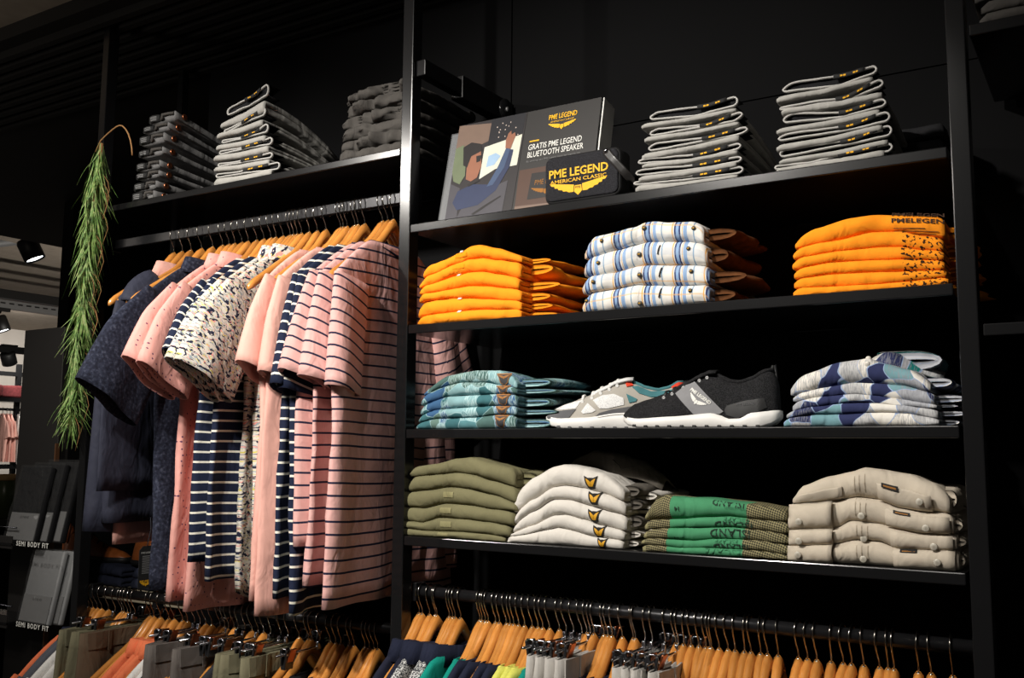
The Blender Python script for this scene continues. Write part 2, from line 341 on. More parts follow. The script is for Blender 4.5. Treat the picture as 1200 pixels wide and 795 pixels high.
def interp(pts):
    pts = sorted(pts)
    def f(x):
        if x <= pts[0][0]: return pts[0][1]
        for (a, b), (c, d) in zip(pts, pts[1:]):
            if x <= c: t = (x-a)/(c-a+1e-9); t = t*t*(3-2*t)*.5+t*.5; return b+(d-b)*t
        return pts[-1][1]
    return f
ORD = ['topmost']+[q+' from top' for q in ('second', 'third', 'fourth', 'fifth', 'sixth', 'seventh', 'eighth')]
def ordinal(i, n): return 'bottom' if i == n-1 else ORD[i]

# ------------------------------------------------------------------ setting: shell
ZS = [2.1093, 1.8797, 1.6480, 1.4163]; ZL = 2.2924; W = 1.1236; YW = .39
def struct(name, g, mat, smooth=False): o = g.out(name, mat, smooth=smooth); o['kind'] = 'structure'; return o
struct('floor', G().box((-4.6, 4.2, -.05), (15.5, 13.5, .1)), 'floor_grey')
wb = struct('wall_back', G().box((.85, YW+.06, 1.45), (4.0, .1, 2.9)), 'black_wall')
xs = [-1.15, P(600, 60, Y=.39).x, 2.85]; zz = [0, P(730, 146, Y=.39).z, 2.84]
for i in range(len(xs)-1):
    for j in range(2):
        g = G().box(((xs[i]+xs[i+1])/2, YW+.005, (zz[j]+zz[j+1])/2), (xs[i+1]-xs[i]-.004, .012, zz[j+1]-zz[j]-.003)); g.out('wall_panel', 'black_wall', wb, smooth=False)
# dropped black ceiling over the shelving with ribs running along the wall, concrete ceiling around it
cb = struct('ceiling', G().box((-.85, 1.2, 2.885), (6.9, 2.56, .045)), 'black_ceiling')
for k in range(9):
    G().box((-.2, -.02+.05*k, 2.853), (5.5, .022, .03)).out('ceiling_rib', 'black_ceiling', cb, smooth=False)
struct('ceiling_slab', G().box((-4.6, 4.2, 3.3), (15.5, 13.5, .12)), 'concrete')['kind'] = 'structure'
wl = struct('wall_left', G().box((-11.75, 6.5, 1.6), (.1, 8, 3.3)), 'plaster_white')

# ------------------------------------------------------------------ shelving unit
U = empty('shelving_unit', (-.013, .2, 0), 'black metal wall shelving unit with open shelves and hanging rails', 'shelving')
uo = (-.013, .2, 0)
def bx(name, a, b, mat='black_metal', bev=.002, parent=U, org=uo):
    c = [(p+q)/2 for p, q in zip(a, b)]; return G().box(c, [abs(p-q) for p, q in zip(a, b)], bev=bev).out(name, mat, parent, org, smooth=False)
for x0, x1 in ((-1.162, -1.134), (-.0285, .0015), (1.129, 1.159)): bx('upright', (x0, 0, 0), (x1, .035, 2.85))
for x0 in (-1.235,): bx('rear_upright', (x0, .33, 0), (x0+.025, .355, 2.85))
for z in ZS: bx('shelf', (.004, 0, z-.02), (W, .36, z))
bx('shelf', (-1.13, 0, ZL-.018), (-.032, .36, ZL))
for z in (2.31, 1.81): bx('shelf', (1.165, 0, z-.02), (2.2, .36, z))
tb = bx('tie_bracket', (.004, .01, 2.459), (.03, .16, 2.497))
bx('bracket_sleeve', (.0, .155, 2.450), (.034, .385, 2.507), parent=tb)
G().lathe([(.0, 0), (.028, 0), (.028, .01), (0, .01)], (.03, .345, 2.478), axis='X').out('bracket_plate', 'black_metal', tb, uo)
G().lathe([(.0, 0), (.006, 0), (.006, .004), (0, .004)], (.04, .345, 2.478), axis='X').out('bracket_screw', 'galvanised', tb, uo)
RY = .06
def rail(x0, x1, z, sect=None):
    if sect: r = bx('hanging_rail', (x0, RY-sect[0]/2, z-sect[1]/2), (x1, RY+sect[0]/2, z+sect[1]/2), 'rail_metal')
    else: r = G().tube([(x0, RY, z), (x1, RY, z)], .0125, 14).out('hanging_rail', 'rail_metal', U, uo)
    for x in (x0, x1): bx('rail_end', (x-.006, RY-.018, z-.02), (x+.006, RY+.018, z+.02), parent=r)
plain('rail_metal', (46, 46, 48), rough=.3, metal=.6)
ZR1, ZR2, ZR3 = 2.193, 1.203, 1.292
rail(-1.134, -.0285, ZR1, (.014, .026)); rail(-1.134, -.0285, ZR2); rail(.0015, 1.129, ZR3)

# ------------------------------------------------------------------ folded garments
def fold(name, top, bot, x0, x1, yf, depth, mat, parent=None, org=None, seed=0, wr=.003, nu=44, drop=.2, zbase=0, rmax=.03, lt=.5, rt=.25, slit=.1, uvo=.013):
    """one folded garment: fold nose at the front, open edges at the back and at both ends"""
    tf, bf = interp(top), interp(bot); L = x1-x0
    V, F, UV = [], [], []; nose = 9; nb = 5; M = nose+2*nb
    def prof(u):
        x = x0+L*u; zt, zb = tf(x), bf(x); t = max(zt-zb, .004)
        e = 1.0
        if u < .07: e = 1-lt*(1-u/.07)**2
        if u > .95: e = 1-rt*((u-.95)/.05)**2
        zm = (zt+zb)/2; h = t/2*e; zm = zb+h if e < 1 else zm
        r = min(h*.9, rmax); yo = (1-e)*.012
        w1 = noise.noise((x*16+seed*7.1, zm*30, seed*3.7))*wr*1.6 + noise.noise((x*42+zm*60+seed*3.3, seed, 1.1))*wr*1.3
        return x, zm, h, r, yf+yo, w1
    def surf(x, z, off=.0015):
        u = min(1, max(0, (x-x0)/L)); xx, zm, h, r, y0, w1 = prof(u); s = min(.98, max(-.98, (z-zm)/h))
        return Vector((x, y0+r*(1-sqrt(1-s*s))+w1*(1-s*s)-off, z))
    for i in range(nu+1):
        u = i/nu; x, zm, h, r, y0, w1 = prof(u); arc = 0; pts = []
        for k in range(nb): f = 1-k/nb; pts.append((y0+r+(depth-r)*f, zm+h))
        for k in range(nose):
            a = pi/2-pi*k/(nose-1); s = sin(a); c = cos(a)
            pts.append((y0+r*(1-c)+w1*c, zm+h*s+noise.noise((x*26+seed*5+k*.5, k*.3, seed*2.2))*wr*.75*c))
        for k in range(nb): f = (k+1)/nb; pts.append((y0+r+(depth-r)*f, zm-h))
        for j, (y, z) in enumerate(pts):
            f = max(0, (y-y0)/depth); z = zbase+(z-zbase)*(1-drop*f*f)
            w2 = noise.noise((x*14+seed, y*18, z*40))*wr*1.2*min(1, f*6)
            V.append((x, y, z+w2*(1 if j < M/2 else 0))); arc = (j-M/2)*.006 if False else ((y-y0)*(1 if j > M/2 else -1)*-1)
            UV.append((x-x0, (zm+h-z)+(f*depth if j < nb else 0)+seed*uvo))
    for i in range(nu+1):   # inner faces of the fold
        u = i/nu; x, zm, h, r, y0, w1 = prof(u)
        for j in range(M):
            ox, oy, oz = V[i*M+j]; y = max(oy, y0+r*.7+.004); f = max(0, (y-y0)/depth); zc = zbase+(zm-zbase)*(1-drop*f*f)
            V.append((x, y, zc+(oz-zc)*slit)); UV.append((x-x0, 0))
    B = (nu+1)*M
    for i in range(nu):
        for j in range(M-1):
            a = i*M+j; F.append((a, a+M, a+M+1, a+1)); F.append((B+a, B+a+1, B+a+M+1, B+a+M))
        for j in (0, M-1):
            a = i*M+j; F.append((a, B+a, B+a+M, a+M) if j == 0 else (a, a+M, B+a+M, B+a))
    for i in (0, nu):
        for j in range(M-1):
            a = i*M+j; F.append((a, a+1, B+a+1, B+a) if i == 0 else (a, B+a, B+a+1, a+1))
    o = mk(name, V, F, mat, parent, org, UV)
    return o, surf

def stack(zoom, ifs, yf, zshelf):
    """measured fold lines -> (top curve, bottom curve, x0, x1) per garment, top first"""
    ox, oy, sc = zoom; W3 = []
    for line in ifs: W3.append([(p.x, p.z) for p in (P(ox+sc*a, oy+sc*b, Y=yf) for a, b in line)])
    W3[-1] = [(x, zshelf+.0005) for x, z in W3[-1]]
    out = []
    for k in range(len(W3)-1):
        t, b = W3[k], [(x, max(z, zshelf+.0005)) for x, z in W3[k+1]]; t = [(x, max(z, zshelf+.006)) for x, z in t]
        n = len(W3)-2
        x0 = t[0][0]*.6+b[0][0]*.4 if k < n else t[0][0]; x1 = t[-1][0]*.6+b[-1][0]*.4 if k < n else t[-1][0]
        out.append((t, b, x0, x1))
    return out
def garment_stack(kind, zoom, ifs, yf, zi, depth, mat, label, cat, group, extra=None, seed0=0, **kw):
    z = ZS[zi]; L = stack(zoom, ifs, yf, z); res = []; n = len(L)
    for k, (t, b, x0, x1) in enumerate(L):
        m = mat[k] if isinstance(mat, list) else mat
        org = ((x0+x1)/2, yf+depth/2, bz(b)); lab = label % ordinal(k, n)
        e = empty(kind, org, lab, cat, group)
        o, sf = fold('folded_body', t, b, x0, x1, yf, depth, m, e, org, seed0+k+1, zbase=z, **kw)
        if extra: extra(k, n, e, o, sf, org, t, b, x0, x1)
        res.append(e)
    return res
def bz(b): return min(z for x, z in b)
def side_roll(e, org, x, y0, y1, z0, z1, mat, seed, reach=.03, name='sleeve', wr=.003):
    """sleeve or hem fold that pokes out to the right behind the front fold (nose towards +X)"""
    g = G(); ny, na = 12, 9; rows, uvs = [], []
    for i in range(ny+1):
        y = y0+(y1-y0)*i/ny; row, ur = [], []
        rr = reach*(1+.5*noise.noise((y*18, seed*1.7, 0))); h = (z1-z0)/2*(1-.25*abs(2*i/ny-1)**2); zm = (z0+z1)/2+.25*(z1-z0)*noise.noise((y*9, seed, 4))
        for s, sg in ((1, 1), (.16, -1)):
            A = [pi/2-pi*k/(na-1) for k in range(na)]
            if sg < 0: A = A[::-1]
            row.append(Vector((x-.05, y, zm+h*s*sg))); 
            for a in A: row.append(Vector((x+rr*(cos(a)*(1 if sg > 0 else .8)), y+wr*noise.noise((a, y*30, seed)), zm+h*s*sin(a))))
            row.append(Vector((x-.05, y, zm-h*s*sg)))
        rows.append(row); uvs.append([(y, k*.004) for k in range(len(row))])
    g.grid(rows, uvs, closed=True, cap=False)
    n = len(rows[0])//2
    for r in (0, ny):
        b = r*len(rows[0]); m = len(rows[0])
        for j in range(n-1): g.F.append((b+j, b+j+1, b+m-2-j, b+m-1-j))
    return g.out(name, mat, e, org, uv=True)

# --- second shelf: orange t-shirts, plaid shirts, orange printed t-shirts
YF = .012
def ex_orange(k, n, e, o, sf, org, t, b, x0, x1):
    xm = x0+(x1-x0)*(.40+.02*k/5); f = interp(t); fb = interp(b)
    if k < 2:
        zc = (f(xm)*.6+fb(xm)*.4); patch('chest_patch', [[(xm-.014, zc-.006), (xm+.016, zc-.004), (xm+.016, zc+.006), (xm-.014, zc+.004)]], lambda x, z: sf(x, z, .0012), 'orange_dark2', e, org)
    if k in (0, 2, 4, 5): patch('neck_tag', [[(xm-.004, f(xm)-.003), (xm+.005, f(xm)-.003), (xm+.005, f(xm)+.001), (xm-.004, f(xm)+.001)]], lambda x, z: sf(x, z, .002), 'white_cotton', e, org, 1, .001)
    h = (f(x1-.01)-fb(x1-.01)); side_roll(e, org, x1+.012, YF+.05, YF+.22, fb(x1-.02)*.9+.1*f(x1-.02)-.002, fb(x1-.02)+h*.85, 'orange_cotton', k, .035+.012*(k % 3))
fabric('orange_dark2', (238, 142, 20))
garment_stack('folded_t_shirt', (480, 280, .15833), [
    [(105, 215), (150, 185), (250, 150), (370, 90), (440, 48), (500, 40), (640, 65), (815, 120)], [(75, 300), (130, 265), (360, 170), (420, 145), (520, 135), (640, 150), (830, 168)],
    [(60, 370), (120, 340), (350, 262), (430, 240), (530, 235), (650, 255), (790, 285)], [(60, 410), (130, 400), (300, 370), (420, 345), (540, 345), (700, 360), (820, 370)],
    [(55, 470), (130, 455), (300, 435), (420, 435), (560, 440), (700, 450), (815, 455)], [(50, 590), (130, 560), (300, 540), (420, 525), (560, 520), (700, 520), (815, 520)], [(50, 625), (815, 572)]],
    YF, 1, .28, 'orange_cotton', 'plain orange folded t-shirt, %s in the pile left of the plaid shirts', 't-shirt', 'plain orange t-shirts on the second shelf', ex_orange, 10, wr=.0045)

def ex_plaid(k, n, e, o, sf, org, t, b, x0, x1):
    f, fb = interp(t), interp(b)
    def disc(u, v, r, mat, name):
        x = x0+(x1-x0)*u; z = fb(x)+(f(x)-fb(x))*v; c = sf(x, z, .001); bt = G().lathe([(0, -.0022), (r*.8, -.0026), (r, -.0012), (r, 0)], c, 14, 'Y').out(name, mat, e, org)
        for s in (-1, 1): G().box(c+Vector((s*.0011, -.0028, 0)), (.0016, .0008, .0016)).out('thread', 'yellow_mark', bt, org, smooth=False)
    bp = [(.17, .6), (.13, .55), (.10, .55), (.04, .6)][k]; disc(bp[0], bp[1], .0042, 'button_dark', 'button')
    disc([.53, .48, .48, .47][k], [.62, .45, .45, .2][k], .005, 'button_dark', 'button')
    disc([.93, .87, .87, .87][k], [.66, .66, .64, .66][k], .0042, 'button_dark', 'button')
    if k: 
        x = x0+(x1-x0)*.635; z = (f(x)*.6+fb(x)*.4); patch('side_tab', [[(x-.003, z-.009), (x, z-.009), (x+.004, z+.009), (x+.001, z+.009)]], lambda a, c: sf(a, c, .0015), 'black_label', e, org, 1, .001)
    x = x0+(x1-x0)*.49; patch('placket', [[(x-.010, fb(x)+.003), (x-.009, fb(x)+.003), (x-.005, f(x)-.003), (x-.006, f(x)-.003)]], lambda a, c: sf(a, c, .001), 'white_cotton', e, org, 2)
    h = f(x1-.01)-fb(x1-.01)
    side_roll(e, org, x1+.008, YF+.035, YF+.22, fb(x1-.02)+.002, fb(x1-.02)+h*.85, 'brown_lining', k+20, .03+.02*((k+1) % 2), 'cuff')
garment_stack('folded_shirt', (670, 250, .175), [
    [(70, 240), (140, 150), (220, 130), (400, 85), (470, 50), (540, 40), (640, 50), (780, 45), (868, 70)], [(75, 300), (280, 235), (430, 195), (480, 180), (620, 180), (740, 180), (885, 195)],
    [(70, 420), (240, 395), (430, 350), (520, 340), (650, 340), (780, 340), (915, 345)], [(65, 540), (240, 505), (420, 470), (520, 472), (650, 480), (780, 475), (915, 470)], [(65, 650), (920, 590)]],
    YF, 1, .27, 'plaid', 'white and blue plaid folded shirt, %s in its pile', 'shirt', 'plaid shirts on the second shelf', ex_plaid, 20, wr=.004, rmax=.022)

def ex_print(k, n, e, o, sf, org, t, b, x0, x1):
    f, fb = interp(t), interp(b); h = f(x1-.01)-fb(x1-.01)
    if k == 0:
        xm = x0+(x1-x0)*.835
        for dz, sz in ((-.0035, .0085), (-.0155, .011)):
            cz = lambda x: f(x)+dz
            text_on('print', 'PMELEGEN', sz, lambda a, c: sf(xm+a, f(xm+a)+dz+.004+c, .0018), 'print_brown', e, org, bold=.0002, width=.082)
        for q, wd in enumerate((.05, .07, .066)):
            patch('print_line', [[(xm-.038, -.0015), (xm-.038+wd, -.0015), (xm-.038+wd, 0), (xm-.038, 0)]], lambda a, c: sf(a, f(a)-.0235-.0045*q+c, .0016), 'print_brown2', e, org, 2)
    side_roll(e, org, x1+.002, YF+.06, YF+.25, fb(x1-.02)+.001, fb(x1-.02)+h*.8, 'orange_cotton', k+40, .022+.012*(k % 2))
plain('print_brown', (58, 36, 20), rough=.9); plain('print_brown2', (140, 88, 24), rough=.9)
garment_stack('folded_t_shirt', (860, 230, .28333), [
    [(250, 175), (330, 130), (470, 85), (570, 73), (700, 74), (872, 75)], [(248, 215), (350, 190), (430, 178), (560, 145), (680, 140), (780, 160), (862, 168)],
    [(233, 260), (300, 245), (420, 225), (600, 207), (680, 205), (780, 220), (865, 222)], [(245, 300), (400, 270), (540, 262), (680, 258), (868, 262)],
    [(245, 340), (400, 320), (560, 312), (700, 308), (872, 302)], [(240, 378), (400, 372), (600, 362), (760, 348), (885, 333)], [(240, 405), (890, 362)]],
    YF, 1, .28, ['orange_cotton']+['orange_print']*5, 'orange folded t-shirt with black print, %s in the rightmost orange pile', 't-shirt', 'printed orange t-shirts on the second shelf', ex_print, 30, wr=.003)

# --- third shelf: teal camouflage polos, camouflage shirts
def ex_teal(k, n, e, o, sf, org, t, b, x0, x1):
    f, fb = interp(t), interp(b); x = x0+(x1-x0)*.87; z0 = fb(x)+.002; h = f(x)-fb(x); z = fb(x)+h*.5; w_ = .018; s = max(h*.48, .009)
    sh = [(x-w_*.7, z+s*.2), (x-w_*.55, z-s*.6), (x, z-s), (x+w_*.55, z-s*.6), (x+w_*.7, z+s*.2), (x+w_, z+s*.9), (x-w_, z+s*.9)]
    p = patch('chest_badge', [sh], lambda a, c: sf(a, c, .0012), 'badge_brown', e, org, 2, .0008)
    patch('badge_field', [[(x+(a-x)*.84, z+(c-z)*.84-s*.03) for a, c in sh]], lambda a, c: sf(a, c, .0020), 'badge_dark', p, org, 2)
    patch('badge_wings', wings(x, z+s*.35, w_*1.5), lambda a, c: sf(a, c, .0026), 'badge_brown', p, org, 1)
    side_roll(e, org, x1+.03, YF+.04, YF+.24, fb(x1-.02)+.001, fb(x1-.02)+h*.8, 'teal_camo', k+60, .03+.02*(k % 2))
plain('badge_brown', (150, 102, 54), rough=.8); plain('badge_dark', (54, 54, 56), rough=.8)
garment_stack('folded_polo', (470, 400, .26667), [
    [(105, 215), (200, 150), (320, 128), (420, 125), (480, 150), (503, 180)], [(85, 245), (160, 205), (260, 180), (350, 180), (440, 195), (505, 205)], [(78, 285), (200, 240), (340, 235), (440, 228), (505, 232)],
    [(78, 325), (150, 300), (300, 290), (400, 285), (505, 285)], [(60, 360), (150, 340), (300, 335), (420, 320), (500, 325)], [(58, 388), (503, 383)]],
    YF, 2, .27, 'teal_camo', 'teal camouflage polo with brown badge, %s in its pile', 'polo shirt', 'teal camouflage polos on the third shelf', ex_teal, 50, wr=.004)
def ex_navy(k, n, e, o, sf, org, t, b, x0, x1):
    f, fb = interp(t), interp(b); h = f(x1-.02)-fb(x1-.02)
    if k == 0:
        xm = x0+(x1-x0)*.57; z = f(xm)
        g = G(); rows = []
        for i in range(15):
            a = -1+2*i/14; rows.append([Vector((xm+.02+a*.085, YF+.05+.05*(abs(a)), z-.012-.03*max(0, abs(a)-.2)+q*(.026-.012*abs(a)))) + Vector((0, .03*q, 0)) for q in (0, .5, 1)])
        g.grid(rows, [[(i*.01, j*.01) for j in range(3)] for i in range(15)]); g.out('collar', 'navy_camo', e, org, uv=True, solid=.003)
        for dz in (0.002, -.008): G().lathe([(0, -.002), (.004, -.0024), (.005, 0)], sf(xm+.001, z+dz-.004, .001)+Vector((0, .002, 0)), 14, 'Y').out('button', 'button_white', e, org)
        side_roll(e, org, x1-.05, YF+.09, YF+.25, f(x1-.06)-.01, f(x1-.06)+.035, 'navy_camo', 77, .05)
    side_roll(e, org, x1+.005, YF+.05, YF+.25, fb(x1-.02)+.001, fb(x1-.02)+h*.85, 'navy_camo', k+70, .02+.015*(k % 2))
garment_stack('folded_shirt', (910, 395, .175), [
    [(80, 310), (200, 240), (400, 165), (520, 150), (600, 135), (700, 170), (880, 215), (1022, 290)], [(95, 390), (300, 340), (520, 305), (650, 308), (830, 320), (1040, 370)],
    [(115, 430), (300, 400), (520, 380), (650, 392), (800, 415), (1070, 450)], [(75, 500), (250, 465), (520, 435), (650, 440), (800, 455), (1070, 478)], [(40, 545), (250, 515), (450, 515), (700, 500), (850, 508), (1085, 545)], [(42, 597), (1090, 600)]],
    YF, 2, .27, 'navy_camo', 'navy and white camouflage shirt, %s in the pile right of the sneakers', 'shirt', 'camouflage shirts on the third shelf', ex_navy, 70, wr=.004)

# --- fourth shelf: olive, off-white, green, beige
def ex_olive(k, n, e, o, sf, org, t, b, x0, x1):
    f, fb = interp(t), interp(b); xm = x0+(x1-x0)*.42; zc = (f(xm)*.55+fb(xm)*.45); hh = min(.006, (f(xm)-fb(xm))*.3)
    if k > 1: patch('chest_patch', [[(xm-.014, zc-hh), (xm+.014, zc-hh), (xm+.014, zc+hh), (xm-.014, zc+hh)]], lambda x, z: sf(x, z, .0012), 'olive_patch', e, org)
    h = f(x1-.02)-fb(x1-.02); side_roll(e, org, x1+.004, YF+.04, YF+.25, fb(x1-.02)+.001, fb(x1-.02)+h*.85, 'olive_cotton', k+80, .03)
fabric('olive_patch', (132, 127, 92))
garment_stack('folded_t_shirt', (460, 520, .26667), [
    [(70, 105), (180, 90), (270, 65), (330, 60), (420, 85), (532, 110)], [(80, 145), (200, 135), (270, 128), (350, 140), (430, 165), (530, 192)], [(50, 212), (150, 205), (240, 190), (330, 200), (430, 225), (552, 270)],
    [(35, 280), (120, 285), (220, 265), (320, 272), (430, 290), (530, 297)], [(38, 340), (120, 350), (200, 325), (300, 335), (400, 345), (530, 365)], [(42, 372), (150, 385), (300, 390), (400, 400), (490, 412)], [(42, 412), (490, 437)]],
    YF, 3, .28, 'olive_cotton', 'plain olive green folded t-shirt, %s in its pile on the fourth shelf', 't-shirt', 'olive t-shirts on the fourth shelf', ex_olive, 80, wr=.004)
def ex_white(k, n, e, o, sf, org, t, b, x0, x1):
    f, fb = interp(t), interp(b); x = x0+(x1-x0)*[.715, .745, .74, .80, .84][k]; h = f(x)-fb(x); z = fb(x)+h*[.42, .62, .5, .5, .5][k]; s = min(.0125, h*.5)
    fl = [(-1, .9), (-.8, -.1), (-.45, -1), (.45, -1), (.8, -.1), (1, .9), (.4, .6), (0, .35), (-.4, .6)]
    p = patch('wing_badge', [[(x+a*s*1.15, z+c*s*1.1) for a, c in fl]], lambda a, c: sf(a, c, .0012), 'badge_black', e, org, 2, .0008)
    for sg in (-1, 1): patch('badge_wing', [[(x+sg*a*s*.9, z+c*s*.85) for a, c in ((.02, .05), (.45, .44), (.93, .70), (.70, -.1), (.40, -.78), (.02, -.82))]], lambda a, c: sf(a, c, .0021), 'badge_yellow', p, org, 1)
    h = f(x1-.02)-fb(x1-.02); side_roll(e, org, x1+.003, YF+.03, YF+.2, fb(x1-.02)+.001, fb(x1-.02)+h*.9, 'dark_collar' if k < 3 else 'offwhite_cotton', k+90, .02, 'cuff')
    if k in (0, 1, 2): side_roll(e, org, x1+.02, YF+.06, YF+.22, fb(x1-.02)-.006, fb(x1-.02)+h*.5, 'offwhite_cotton', k+95, .028)
    if k == 0:
        xm = x0+(x1-x0)*.62
        g = G(); rows = []
        for i in range(19):
            a = -1+2*i/18; zt = f(xm+a*.08)
            rows.append([Vector((xm+.02+a*.11, YF+.085+.03*q+.02*abs(a), zt-.012+(.042*(1-a*a*.55)+.006*noise.noise((a*4, 3, 1)))*sin(q*pi*.55))) for q in (0, .25, .5, .75, 1)]+[Vector((xm+.02+a*.115, YF+.25, zt-.05))])
        g.grid(rows); g.out('collar', 'dark_collar', e, org, solid=.003)
        G().tube([(xm+.02, YF+.1, f(xm)+.018), (xm+.045, YF+.088, f(xm)+.002), (xm+.05, YF+.086, f(xm)-.004), (xm+.075, YF+.095, f(xm)+.003)], .0009, 5).out('collar_seam', 'jean_taupe', e, org)
plain('badge_black', (26, 24, 20), rough=.9)
garment_stack('folded_polo', (590, 525, .1635), [
    [(60, 320), (200, 210), (340, 130), (410, 117), (520, 135), (680, 180), (860, 290)], [(70, 470), (200, 370), (350, 280), (430, 270), (560, 290), (720, 335), (860, 385)], [(60, 550), (200, 455), (350, 370), (470, 375), (620, 420), (760, 460), (878, 490)],
    [(58, 610), (200, 560), (350, 485), (430, 478), (560, 515), (700, 560), (868, 600)], [(10, 640), (130, 625), (280, 590), (380, 572), (500, 600), (650, 640), (850, 665)], [(10, 690), (850, 738)]],
    YF, 3, .27, 'offwhite_cotton', 'off-white folded polo with a yellow wing badge, %s in its pile', 'polo shirt', 'off-white polos on the fourth shelf', ex_white, 90, wr=.0035)
def ex_green(k, n, e, o, sf, org, t, b, x0, x1):
    f, fb = interp(t), interp(b)
    def tx(s, u, v, size, mat='print_green', bold=.0003):
        x = x0+(x1-x0)*u
        V, F = text2d(s, size, bold=bold, spacing=1.1); V2 = []
        for a, c in V:
            xx = x-a; h = f(xx)-fb(xx); V2.append(sf(xx, max(fb(xx)+.0015, min(f(xx)-.0008, fb(xx)+h*v-c)), .0016))
        mk('print', V2, F, mat, e, org, smooth=False)
    if k == 0: tx('ISLAND', .61, .9, .0165); tx('PME LEGEND', .66, .62, .006, 'print_green2', 0)
    if k == 1: tx('ISLAND', .64, .25, .0195); tx('ESCAPE', .66, .75, .013, 'print_green2', 0)
    if k == 2: tx('ISLAND', .62, .55, .0205)
    if k == 3: tx('ISLAND', .63, .2, .0185); tx('ESCAPE', .6, .8, .012, 'print_green2', 0)
    if k == 4: tx('ESCAPE', .58, .55, .0195, 'print_green2', 0)
    if k in (0, 2): tx('14', .25, .5 if k == 0 else .1, .010)
    h = f(x1-.01)-fb(x1-.01); side_roll(e, org, x1-.005, YF+.02, YF+.22, fb(x1-.02)+.001, fb(x1-.02)+h*.85, 'khaki_cotton', k+110, .012)
plain('print_green', (28, 52, 38), rough=.9); plain('print_green2', (54, 118, 82), rough=.9)
garment_stack('folded_t_shirt', (750, 575, .15), [
    [(35, 165), (100, 80), (170, 35), (300, 55), (520, 65), (740, 95), (920, 120), (1130, 150)], [(25, 230), (130, 230), (300, 225), (500, 210), (700, 205), (960, 235), (1160, 250)], [(30, 310), (200, 295), (420, 290), (700, 285), (940, 310), (1150, 345)],
    [(0, 375), (150, 375), (400, 395), (600, 380), (900, 390), (1160, 430)], [(5, 420), (130, 430), (300, 450), (500, 450), (900, 470), (1160, 510)], [(0, 490), (1170, 550)]],
    YF, 3, .27, 'green_mesh', 'green t-shirt with olive mesh ends and print, %s in its pile', 't-shirt', 'green and olive t-shirts on the fourth shelf', ex_green, 100, wr=.003, uvo=0)
def ex_beige(k, n, e, o, sf, org, t, b, x0, x1):
    f, fb = interp(t), interp(b)
    def flap(name, u0, u1, v0, v1, off=.005, skew=0):
        q = [(x0+(x1-x0)*u, v) for u, v in ((u0, v0), (u1, v0+skew), (u1, v1+skew), (u0, v1))]
        V, F = poly2d(q, 3); g = G(); g.add([sf(x, fb(x)+(f(x)-fb(x))*max(.02, min(.98, v)), off+.001*noise.noise((x*60, v*3, k))) for x, v in V], F)
        return g.out(name, 'beige_twill', e, org, solid=.003)
    def button(u, v, off=.007):
        x = x0+(x1-x0)*u; G().lathe([(0, -.0006), (.0052, -.0009), (.006, 0)], sf(x, fb(x)+(f(x)-fb(x))*v, off), 16, 'Y').out('button', 'button_beige', e, org)
    if k > 0: flap('cuff', -.01, .275, .04, .98, .011); button(.065, [0, .32, .3, .42][k], .014)
    else: flap('placket', .03, .34, .1, .5, .003)
    for u in (.42, .45, .485): 
        x = x0+(x1-x0)*(u+.0); V, F = poly2d([(x, .05), (x+.0012, .05), (x+.0012, .97), (x, .97)], 2); g = G(); g.add([sf(a, fb(a)+(f(a)-fb(a))*v, .0012) for a, v in V], F); g.out('placket_seam', 'beige_seam', e, org, smooth=False)
    if k: button(.46, .25 if k != 2 else .1, .003)
    flap('pocket_flap', [.57, .61, .63, .64][k], .985 if k else .9, .04, [.55, .78, .85, .95][k], .008); button([.83, .85, .88, .89][k], [.3, .25, .2, .4][k], .012)
    if k in (0, 1, 3):
        u = [.6, .66, .68][[0, 1, 3].index(k)]; x = x0+(x1-x0)*u; tz = [.60, .86, .97][[0, 1, 3].index(k)]
        lb = G(); pts = [(x, tz-.14), (x+.026, tz-.14), (x+.026, tz), (x, tz)]
        V, F = poly2d(pts, 2); lb.add([sf(a, fb(a)+(f(a)-fb(a))*v, .0115) for a, v in V], F); l = lb.out('brand_tab', 'black_label', e, org, smooth=False, solid=.001)
        V, F = poly2d([(x+.003, tz-.1), (x+.023, tz-.1), (x+.023, tz-.05), (x+.003, tz-.05)], 1); lb = G(); lb.add([sf(a, fb(a)+(f(a)-fb(a))*v, .0123) for a, v in V], F); lb.out('tab_print', 'tab_orange', l, org, smooth=False)
    h = f(x1-.02)-fb(x1-.02); side_roll(e, org, x1-.004, YF+.03, YF+.24, fb(x1-.03)+.001, fb(x1-.03)+h*.9, 'beige_twill', k+120, .012)
plain('tab_orange', (150, 100, 40), rough=.8); fabric('beige_seam', (164, 152, 134)); plain('button_beige', (186, 180, 166), rough=.4)
garment_stack('folded_shirt', (915, 535, .18333), [
    [(80, 235), (130, 188), (300, 130), (440, 100), (520, 72), (620, 82), (800, 105), (960, 170), (1065, 240)], [(55, 305), (200, 300), (340, 285), (480, 262), (620, 280), (760, 335), (900, 355), (1090, 365)],
    [(72, 470), (340, 465), (440, 412), (600, 430), (740, 460), (900, 490), (1110, 500)], [(55, 570), (350, 560), (480, 535), (620, 545), (740, 590), (900, 595), (1130, 600)], [(60, 680), (1135, 730)]],
    YF, 3, .28, 'beige_twill', 'beige folded shirt with buttons, %s in its pile', 'shirt', 'beige shirts on the fourth shelf', ex_beige, 120, wr=.0035)

